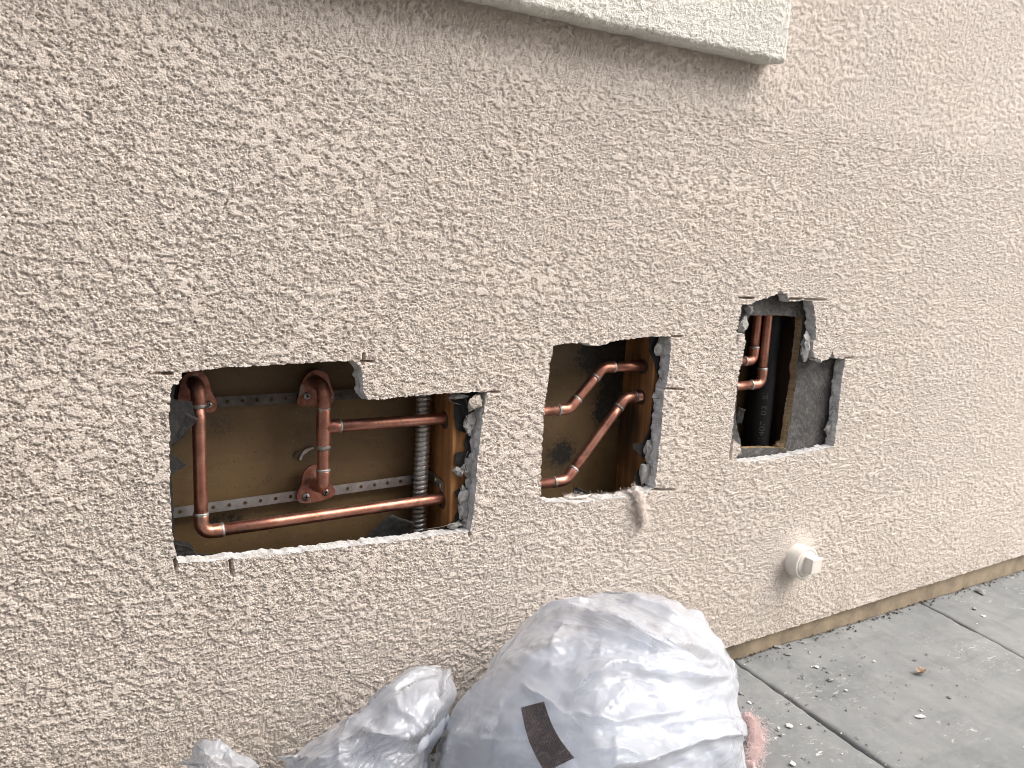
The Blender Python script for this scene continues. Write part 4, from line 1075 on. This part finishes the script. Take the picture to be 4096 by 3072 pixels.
cr2 = [(q3((1180,800),(1220,760),(1330,690),(1400,650),(1530,510),(1630,420),(1740,330),(1850,270),(1960,240)), 0.014, 7, 45),
       (q3((1640,440),(1620,540),(1740,585),(1800,610)), 0.006, 8, 25),
       (q3((1300,720),(1380,680),(1480,700),(1570,720),(1680,700),(1800,620),(1880,545),(1950,450)), 0.012, 40, 6),
       (q3((2010,220),(1985,330),(1955,440)), 0.010, 6, 12),
       (q3((1220,760),(1225,850),(1200,962)), 0.008, 8, 30)]
bag2, film2, VF2, FF2 = make_bag('smaller white rubbish bag with a gathered pleated neck left of the biggest bag', (0.415, -0.165, 0.12), (0.19, 0.15, 0.20), out2, (1480, 3020), cr2, 340, 190, 0.22, 5, 0.87, 0.03, (0.5, 0.8), pleat=(q3((1990, 330))[0], 84, 0.0034))
out3 = q3((70,962),(95,880),(112,800),(118,770),(150,745),(230,742),(300,765),(400,800),(480,840),(560,890),(650,965))
cr3 = [(q3((130,760),(300,820),(520,910),(640,965)), 0.006, 8, 20), (q3((150,850),(250,870),(420,930),(560,990)), 0.006, 8, 20), (q3((200,920),(300,930),(420,980)), 0.005, 6, 14), (q3((260,780),(320,880),(420,930)), 0.005, 6, 20)]
bag3, film3, VF3, FF3 = make_bag('mostly cut-off clear white bag end at the lower left by the wall', (0.215, -0.13, 0.10), (0.075, 0.10, 0.17), out3, (880, 3060), cr3, 200, 110, 0.25, 9, 0.75, 0.04, (1.0, 0.5), pleat=(q3((-100, 700))[0], 70, 0.003))

# loose layers of film lying over the bags: each runs between two edges
from mathutils.bvhtree import BVHTree
BV = {k: BVHTree.FromPolygons([tuple(p) for p in V_], [tuple(int(i) for i in q) for q in F_]) for k, (V_, F_) in {'a': (VF1, FF1), 'b': (VF2, FF2)}.items()}
def cast(k, px, py):
    r_ = ROT @ np.array([px - 2048, py - 1536, F_PX]); r_ = r_ / np.linalg.norm(r_)
    h_ = BV[k].ray_cast(Vector(EYE), Vector(r_))
    return (None if h_[0] is None else (np.array(h_[0]) - EYE) @ r_), r_
def film_fold(bag, key, A_, B_, lift, seed, nu=70, nv=12, curl=0.006):
    A_, B_ = smooth_line(A_, 2), smooth_line(B_, 2)
    def par(P, n):
        L = np.concatenate([[0], np.cumsum(np.linalg.norm(np.diff(P, axis=0), axis=1))]); t = np.linspace(0, L[-1], n)
        return np.stack([np.interp(t, L, P[:, 0]), np.interp(t, L, P[:, 1])], 1)
    a, b = par(A_, nu), par(B_, nu); D = np.full((nu, nv), np.nan); Rr = np.zeros((nu, nv, 3)); PXY = np.zeros((nu, nv, 2))
    for i in range(nu):
        for j in range(nv):
            q = a[i] * (1 - j / (nv - 1)) + b[i] * (j / (nv - 1)); q = q + 5 * np.array([float(fbm(q[0] / 60, q[1] / 60, 420 + seed, 2)), float(fbm(q[0] / 60 + 9, q[1] / 60, 421 + seed, 2))])
            d_, Rr[i, j] = cast(key, *q); PXY[i, j] = q
            if d_ is not None: D[i, j] = d_
    med = np.nanmedian(D); 
    for j in range(nv):
        c_ = D[:, j]; ok = ~np.isnan(c_)
        D[:, j] = np.interp(np.arange(nu), np.arange(nu)[ok], c_[ok]) if ok.sum() > 3 else med
    for _ in range(6):
        D[1:-1] = 0.25 * D[2:] + 0.5 * D[1:-1] + 0.25 * D[:-2]
    t = np.linspace(0, 1, nv)[None]
    D = D - lift * (0.4 + 0.6 * np.sin(math.pi * np.clip(t, 0.0, 1.0))) - curl * t ** 3
    D = D - 0.0012 * fbm(PXY[..., 0] / 40, PXY[..., 1] / 40, 430 + seed, 3)
    V_ = EYE + Rr * D[..., None]; V_[..., 2] = np.maximum(V_[..., 2], gz(V_[..., 0]) + 0.003)
    ii = np.arange(nu * nv).reshape(nu, nv)
    return build('film_fold', V_.reshape(-1, 3), np.stack([ii[:-1, :-1], ii[:-1, 1:], ii[1:, 1:], ii[1:, :-1]], -1).reshape(-1, 4), MAT['film'], bag)
film_fold(bag1, 'a', q4((1140,54),(1260,52),(1400,68),(1500,88),(1600,124),(1650,184),(1750,254),(1830,329),(1900,424),(1950,504),(1983,604)),
          q4((1150,78),(1250,112),(1400,172),(1560,247),(1700,312),(1800,392),(1870,452),(1930,552),(1955,640)), 0.004, 1)
film_fold(bag1, 'a', q4((376,600),(300,690),(195,800),(118,930),(68,1060),(50,1180)), q4((520,680),(490,820),(430,950),(410,1050),(390,1190)), 0.004, 2)
film_fold(bag1, 'a', q4((1150,1260),(1300,1225),(1450,1185),(1650,1130),(1830,1050),(1960,1010),(2015,1000)), q4((1100,1190),(1250,1150),(1400,1118),(1600,1058),(1800,968),(1950,938),(2005,935)), 0.006, 3, curl=0.009)
film_fold(bag1, 'a', q4((640,300),(760,240),(900,215),(1050,170),(1180,150)), q4((850,275),(960,255),(1080,280),(1230,318),(1400,395),(1560,440),(1740,480)), 0.003, 4, curl=0.007)
film_fold(bag1, 'a', q4((940,760),(1040,700),(1180,640),(1320,610),(1500,650),(1700,680),(1900,670)), q4((930,690),(1010,640),(1090,590),(1220,540),(1330,535),(1450,570),(1700,610),(1950,590)), 0.004, 5, curl=0.006)
film_fold(bag2, 'b', q3((806,965),(910,836),(1044,738),(1252,598),(1392,518),(1482,440),(1582,350),(1664,266),(1752,222),(1850,202),(1955,214)),
          q3((930,1000),(1020,905),(1220,768),(1330,702),(1400,658),(1530,520),(1600,445),(1700,355),(1800,295),(1880,275),(1965,270)), 0.009, 6, curl=0.012)
film_fold(bag2, 'b', q3((1500,540),(1620,440),(1740,350),(1850,300),(1940,320)), q3((1375,685),(1480,702),(1570,722),(1680,702),(1800,622),(1880,545),(1950,450)), 0.012, 7, curl=0.014)
film_fold(bag2, 'b', q3((1990,220),(1968,330),(1940,440),(1900,560),(1850,700)), q3((2015,222),(1998,340),(1966,450),(1930,570),(1880,720)), 0.010, 8, nv=6, curl=0.008)
film_fold(bag2, 'b', q3((1215,765),(1222,850),(1200,970),(1190,1010)), q3((1060,880),(1070,930),(1060,990),(1050,1030)), 0.005, 9, curl=0.007)

# ------------------------------------------------------------------ worn abrasive mesh strip lying on the big bag
bvh = BVHTree.FromPolygons([tuple(p) for p in VF1], [tuple(int(i) for i in q) for q in FF1])
def on_bag(px, py):
    r_ = ROT @ np.array([px - 2048, py - 1536, F_PX]); r_ = r_ / np.linalg.norm(r_)
    hit = bvh.ray_cast(Vector(EYE), Vector(r_)); return np.array(hit[0]), np.array(hit[1])
cn = q4((622,800),(762,762),(950,1112),(772,1200))
NU, NV = 25, 60
gu, gv_ = np.linspace(0, 1, 9), np.linspace(0, 1, 17); GP = np.zeros((17, 9, 3))
for j, b in enumerate(gv_):
    for i, a in enumerate(gu):
        p = (np.array(cn[0]) * (1 - a) + np.array(cn[1]) * a) * (1 - b) + (np.array(cn[3]) * (1 - a) + np.array(cn[2]) * a) * b
        p = p + np.array([-16 * math.sin(math.pi * b), 8 * math.sin(math.pi * b)])
        h_, _n = on_bag(*p); GP[j, i] = h_
for _ in range(10):                                      # a stiff strip bridges the wrinkles under it
    Gq = GP.copy(); Gq[1:-1] = 0.5 * GP[1:-1] + 0.25 * (GP[2:] + GP[:-2]); Gq[:, 1:-1] = 0.5 * Gq[:, 1:-1] + 0.25 * (Gq[:, 2:] + Gq[:, :-2]); GP = Gq
nrm_ = unit(np.cross(GP[0, -1] - GP[0, 0], GP[-1, 0] - GP[0, 0]))
if nrm_ @ (EYE - GP[8, 4]) < 0: nrm_ = -nrm_
GP = GP + nrm_ * 0.006
def grid_at(a, b):
    x, y = a * 8, b * 16; i, j = min(7, int(x)), min(15, int(y)); u_, v_ = x - i, y - j
    return (GP[j, i] * (1 - u_) + GP[j, i + 1] * u_) * (1 - v_) + (GP[j + 1, i] * (1 - u_) + GP[j + 1, i + 1] * u_) * v_
def strands():
    V, F = [], []
    wu = np.linalg.norm(GP[0, -1] - GP[0, 0]) / NU * 0.40; 
    ax_u, ax_v = unit(GP[8, -1] - GP[8, 0]), unit(GP[-1, 4] - GP[0, 4])
    def ribbon(ps, side, wd):
        o = len(V)
        for p in ps: V.extend([p - side * wd, p + nrm_ * wd * 0.7, p + side * wd])
        for k in range(len(ps) - 1):
            a = o + k * 3; F.extend([(a, a + 1, a + 4, a + 3), (a + 1, a + 2, a + 5, a + 4), (a, a + 3, a + 5, a + 2)])
    for i in range(NU + 1):
        a = i / NU; e0, e1 = -random.uniform(0.0, 0.012), random.uniform(0.0, 0.012)
        ps = [grid_at(a, min(1, max(0, t))) + (ax_v * (t - min(1, max(0, t))) * 0.09) + nrm_ * 0.0005 * (1 if (k + i) % 2 else -1) for k, t in enumerate(np.linspace(e0, 1 + e1, NV + 1))]
        ribbon(ps, ax_u, wu)
    for j in range(NV + 1):
        b = j / NV; e0, e1 = -random.uniform(0.0, 0.02), random.uniform(0.0, 0.02)
        ps = [grid_at(min(1, max(0, t)), b) + (ax_u * (t - min(1, max(0, t))) * 0.04) + nrm_ * 0.0005 * (-1 if (k + j) % 2 else 1) for k, t in enumerate(np.linspace(e0, 1 + e1, NU + 1))]
        ribbon(ps, ax_v, wu)
    return V, F
def m_strip():
    M = Mat('worn_brown_abrasive'); a = M.noise(45, 5, 0.7, dist=0.5); b = M.noise(900, 2, 0.6)
    col = M.ramp(a, [(0.3, (0.030, 0.021, 0.019)), (0.6, (0.062, 0.044, 0.040))])
    col = M.mix(M.math('MULTIPLY', M.ramp(M.noise(90, 5, 0.75, dist=1.0), [(0.52, 0.0), (0.7, 1.0)]), 0.5), col, (0.20, 0.18, 0.165))
    col = M.mix(M.math('MULTIPLY', M.ramp(b, [(0.6, 0.0), (0.7, 1.0)]), 0.5), col, (0.26, 0.24, 0.22)); M.p(Base_Color=col, Roughness=0.85); return M.m
MAT['strip'] = m_strip()
strip = thing('abrasive_strip', 'dark brown worn abrasive mesh strip lying on the biggest white bag', 'strip', GP[8, 4])
w_ = build('woven_mesh', *strands(), MAT['strip'], strip, False); w_['kind'] = 'stuff'

# ------------------------------------------------------------------ loose fibres
def fibres(name, label, cat, path, spread, count, length, mat, seed, wd=0.00045, grav=0.0, group=None):
    r = np.random.default_rng(seed); path = np.asarray(path, float); V, F = [], []
    for k in range(count):
        t = r.uniform(0, 1) * (len(path) - 1); i = min(len(path) - 2, int(t)); p = path[i] + (path[i + 1] - path[i]) * (t - i)
        tn_ = unit(path[i + 1] - path[i])
        p = p + r.normal(size=3) * spread * (0.5 + 0.5 * r.uniform()); d = unit(r.normal(size=3) + tn_ * 1.0); L = length * r.uniform(0.4, 1.2); n_ = 7; o = len(V)
        ax = unit(r.normal(size=3)); cur = r.uniform(-1.1, 1.1)
        for s_ in range(n_):
            w2 = wd * (1 - s_ / n_ * 0.7); V += [p - ax * w2, p + ax * w2]
            d = unit(d + np.cross(d, ax) * cur + r.normal(size=3) * 0.25 + np.array([0, 0, -grav])); p = p + d * L / n_
        for s_ in range(n_ - 1): a = o + s_ * 2; F.append((a, a + 1, a + 3, a + 2))
    V = np.array(V)
    lo_ = gz(V[:, 0]) + 0.002; V[:, 2] = np.maximum(V[:, 2], lo_)
    o = build(name, V, F, MAT[mat], None, False, loc=path[0]); return tag(o, label, cat, group)
gA, gB, gC = gpt(2995, 2900), gpt(3030, 2985), gpt(3010, 3090)
up_ = np.array([0, 0, 0.022])
fibres('insulation_tuft', 'fluffy pink insulation tuft on the slab at the right edge of the biggest bag', 'insulation', [gA + up_ * 0.6, gB + up_, gC + up_], 0.0105, 2600, 0.014, 'pink', 3, 0.0004)
fibres('insulation_tuft', 'pale buff insulation wisp hanging over the lower corner of the middle opening', 'insulation', [zone2(812, 1235, 0.006), zone2(845, 1300, -0.008), zone2(870, 1400, -0.010), zone2(888, 1510, -0.008)], 0.0045, 1100, 0.016, 'buff', 4, 0.0005, 0.10)
fibres('insulation_tuft', 'torn buff insulation fluff along the sill inside the middle opening', 'insulation', [zone2(300, 1305, 0.02), zone2(420, 1305, 0.03), zone2(600, 1300, 0.022), zone2(800, 1262, 0.02)], 0.0035, 900, 0.012, 'buff', 5, 0.0005)
fibres('wood_fibre_tuft', 'frayed tan wood fibres at the bottom of the torn board edge', 'fibres', [zone3(500, 1440, 0.03), zone3(560, 1470, 0.03)], 0.003, 140, 0.016, 'raw_wood', 6, 0.0005)

def wad(parent, c, sx, sy, sz, mat, seed):
    v, f = chunk_geo(np.asarray(c, float), sx, sy, sz, seed, 4, 1.0)
    return build('wad', v, f, MAT[mat], parent)
tufts = [o for o in C.objects if o.name.startswith('insulation_tuft')]
for k, g_ in enumerate((gA, gB, gC)): wad(tufts[0], g_ + up_ * 0.5 + np.array([-0.006, 0, 0]), 0.016, 0.020, 0.020, 'pink', 60 + k)
for k, (zx, zy, sx, sz) in enumerate(((815,1262,.010,.013), (846,1325,.010,.017), (866,1400,.009,.017), (880,1470,.007,.015))): wad(tufts[1], zone2(zx, zy, -0.004), sx, 0.006, sz, 'buff', 70 + k)
for k, (zx, zy, sx) in enumerate(((330,1312,.014), (430,1305,.018), (560,1308,.016), (690,1292,.016), (770,1275,.012))): wad(tufts[2], zone2(zx, zy, 0.018), sx, 0.008, 0.005, 'buff', 80 + k)
# cut ends of lath wire in the broken edges
def wire(pts, seed):
    P = np.array(pts); P = np.stack([np.interp(np.linspace(0, len(P) - 1, 10), np.arange(len(P)), P[:, i]) for i in range(3)], 1)
    v, f = tube_geo(P, 0.0007, 6); return build('lath_wire', v, f, MAT['dark_steel'], wall)
for k, (zn, pts) in enumerate(((zone1, [(1870,285),(1900,330),(1960,345)]), (zone1, [(1990,300),(2020,380),(2000,440)]), (zone1, [(1730,1135),(1830,1120),(1910,1100),(1985,1060)]), (zone1, [(2010,640),(1985,700),(2000,760)]),
                               (zone2, [(498,165),(492,182),(505,190)]), (zone2, [(1000,430),(985,445),(990,460)]), (zone2, [(950,580),(985,575),(1000,590)]), (zone3, [(990,722),(1015,690),(1060,705)]), (zone3, [(960,1190),(978,1165),(985,1150)]), (zone3, [(905,720),(915,740),(908,760)]))):
    wire([zn(x_, y_, 0.014 - 0.003 * (q_ % 2)) for q_, (x_, y_) in enumerate(pts)], k)

# ------------------------------------------------------------------ debris on the slabs
def chip(kind, label, cat, x, y, wpx, hpx, mat, seed, group=None, flat=0.35):
    px, py = 2800 + x * 1296 / 2104, 2050 + y * 1296 / 2104; p = gpt(px, py); q = gpt(px + wpx * 0.616 / 2, py); r_ = gpt(px, py + hpx * 0.616 / 2)
    sx, sy = np.linalg.norm(q - p), min(np.linalg.norm(r_ - p), np.linalg.norm(q - p) * 1.6)
    sz = max(0.0018, min(sx, sy) * flat); p[2] = gz(p[0]) + sz * 0.75 + 0.0015
    v, f = chunk_geo(np.zeros(3), sx, sy, sz, seed, 2, 0.6)
    a = math.atan2(q[1] - p[1], q[0] - p[0]); ca, sa = math.cos(a), math.sin(a)
    v = [(p[0] + x_ * ca - y_ * sa, p[1] + x_ * sa + y_ * ca, p[2] + z_) for x_, y_, z_ in v]
    return tag(build(kind, v, f, MAT[mat], None, False, loc=p), label, cat, group)
CH = [('stucco_chip','flat grey-green stucco chip farthest along the slabs near the wall','chip',1825,525,80,34,'chip_grey'),
      ('stucco_chip','small grey chip just below the grey-green chip on the far slab','chip',1780,632,38,20,'chip_grey'),
      ('stucco_chip','oval dark grey stucco chip alone in the middle of the near joint slab','chip',845,1095,62,26,'chip_grey'),
      ('stucco_chip','dark grey stucco lump touching the pink insulation tuft','chip',340,1380,72,42,'chip_grey'),
      ('stucco_chip','grey angular lump just right of the lump by the pink tuft','chip',425,1372,52,36,'chip_grey'),
      ('stucco_chip','long thin grey chip leaning at the wall foot beside the biggest bag','chip',500,880,84,26,'chip_grey'),
      ('stucco_chip','curved grey chip by the wall foot, second from the biggest bag','chip',685,855,84,20,'chip_grey'),
      ('stucco_chip','narrow grey chip lying below the two wall-foot chips','chip',575,930,52,16,'chip_grey'),
      ('stucco_chip','small tan chip right of the narrow grey chip near the wall','chip',710,915,26,12,'chip_tan'),
      ('stucco_chip','small grey chip beside the white curled flake','chip',810,1012,32,14,'chip_grey'),
      ('stucco_chip','small grey chip on bare slab left of the dry leaf','chip',1400,960,26,16,'chip_grey'),
      ('stucco_chip','grey crumb half under the edge of the biggest bag','chip',262,1180,34,40,'chip_grey'),
      ('plaster_flake','white curled plaster flake on the slab below the wall-foot chips','flake',755,1010,42,20,'chip_white'),
      ('plaster_flake','tiny white cylinder-shaped plaster crumb in the middle of the slab','flake',945,1160,22,14,'chip_white'),
      ('plaster_flake','torn white plaster flake right of the pink tuft','flake',578,1395,56,36,'chip_white'),
      ('plaster_flake','small white flake between the grey lump and the torn flake','flake',510,1405,26,20,'chip_white'),
      ('plaster_flake','longest white plaster flake, slender, on the near slab','flake',1430,1335,108,28,'chip_white'),
      ('plaster_flake','small white crumb just above the longest white flake','flake',1438,1293,22,14,'chip_white'),
      ('plaster_flake','white flake cut by the bottom edge beside the pink tuft','flake',600,1640,56,36,'chip_white'),
      ('plaster_flake','white flake on the far slab below the grey chips','flake',1840,680,32,18,'chip_white'),
      ('plaster_flake','small white flake near the joint beside the biggest bag','flake',318,1240,26,28,'chip_white'),
      ('plaster_flake','small white flake on the slab right of the white curled flake','flake',1130,972,24,10,'chip_white')]
for k, a in enumerate(CH): chip(a[0], a[1], a[2], a[3], a[4], a[5], a[6], a[7], 100 + k, 'stucco chips fallen on the slabs' if a[0] == 'stucco_chip' else 'white plaster flakes fallen on the slabs')
pl = gpt(2800 + 1432 * .616, 2050 + 1048 * .616); V = []; F = []
for i in range(7):
    for j in range(7):
        a, b = i / 6 - .5, j / 6 - .5; V.append((pl[0] + a * 0.024 * (1 - b * b * 2), pl[1] + b * 0.018, gz(pl[0]) + 0.002 + 0.022 * (a * a + b * b) + 0.004 * abs(float(perlin(a * 5, b * 5, 150)))))
for i in range(6):
    for j in range(6): k = i * 7 + j; F.append((k, k + 1, k + 8, k + 7))
lf = build('dry_leaf', V, F, MAT['leaf'], None, True, loc=pl); tag(lf, 'small curled brown dry leaf on the middle slab', 'leaf')
lf.modifiers.new('thick', 'SOLIDIFY').thickness = 0.0006
def grit(name, n_, place, lo_, hi_, mat, seed):
    r = np.random.default_rng(seed); V, F = [], []
    base = [unit(v) for v in ((1,0,0),(-1,0,0),(0,1,0),(0,-1,0),(0,0,1),(0,0,-1))]; tri = [(0,2,4),(2,1,4),(1,3,4),(3,0,4),(2,0,5),(1,2,5),(3,1,5),(0,3,5)]
    for k in range(n_):
        x, y = place(r); s_ = lo_ + (hi_ - lo_) * r.uniform() ** 3; o = len(V); sc = r.uniform(0.5, 1.5, 3) * s_; sc[2] *= 0.6; a = r.uniform(0, 6.28)
        for b in base:
            p = b * sc * r.uniform(0.7, 1.2); V.append((x + p[0] * math.cos(a) - p[1] * math.sin(a), y + p[0] * math.sin(a) + p[1] * math.cos(a), gz(x) + 0.001 + sc[2] * 0.6 + p[2]))
        F += [(o + i, o + j, o + q) for i, j, q in tri]
    o = build(name, V, F, MAT[mat], None, False, loc=(1.6, -0.2, 0)); return tag(o, None, None, None, 'stuff')
foot = lambda r: (r.uniform(0.2, 3.2), 0.011 - abs(r.normal()) * 0.012)
near = lambda r: (1.12 + abs(r.normal()) * 0.35, -0.02 - abs(r.normal()) * 0.20)
wide = lambda r: (r.uniform(1.0, 3.0), r.uniform(-0.8, 0.0))
grit('dirt_line', 1300, foot, 0.0006, 0.0042, 'dirt', 1)
grit('grey_grit', 380, near, 0.0006, 0.0045, 'chip_grey', 2)
grit('dark_grit', 300, wide, 0.0005, 0.0025, 'dirt', 3)
grit('white_grit', 260, wide, 0.0005, 0.0026, 'chip_white', 4)
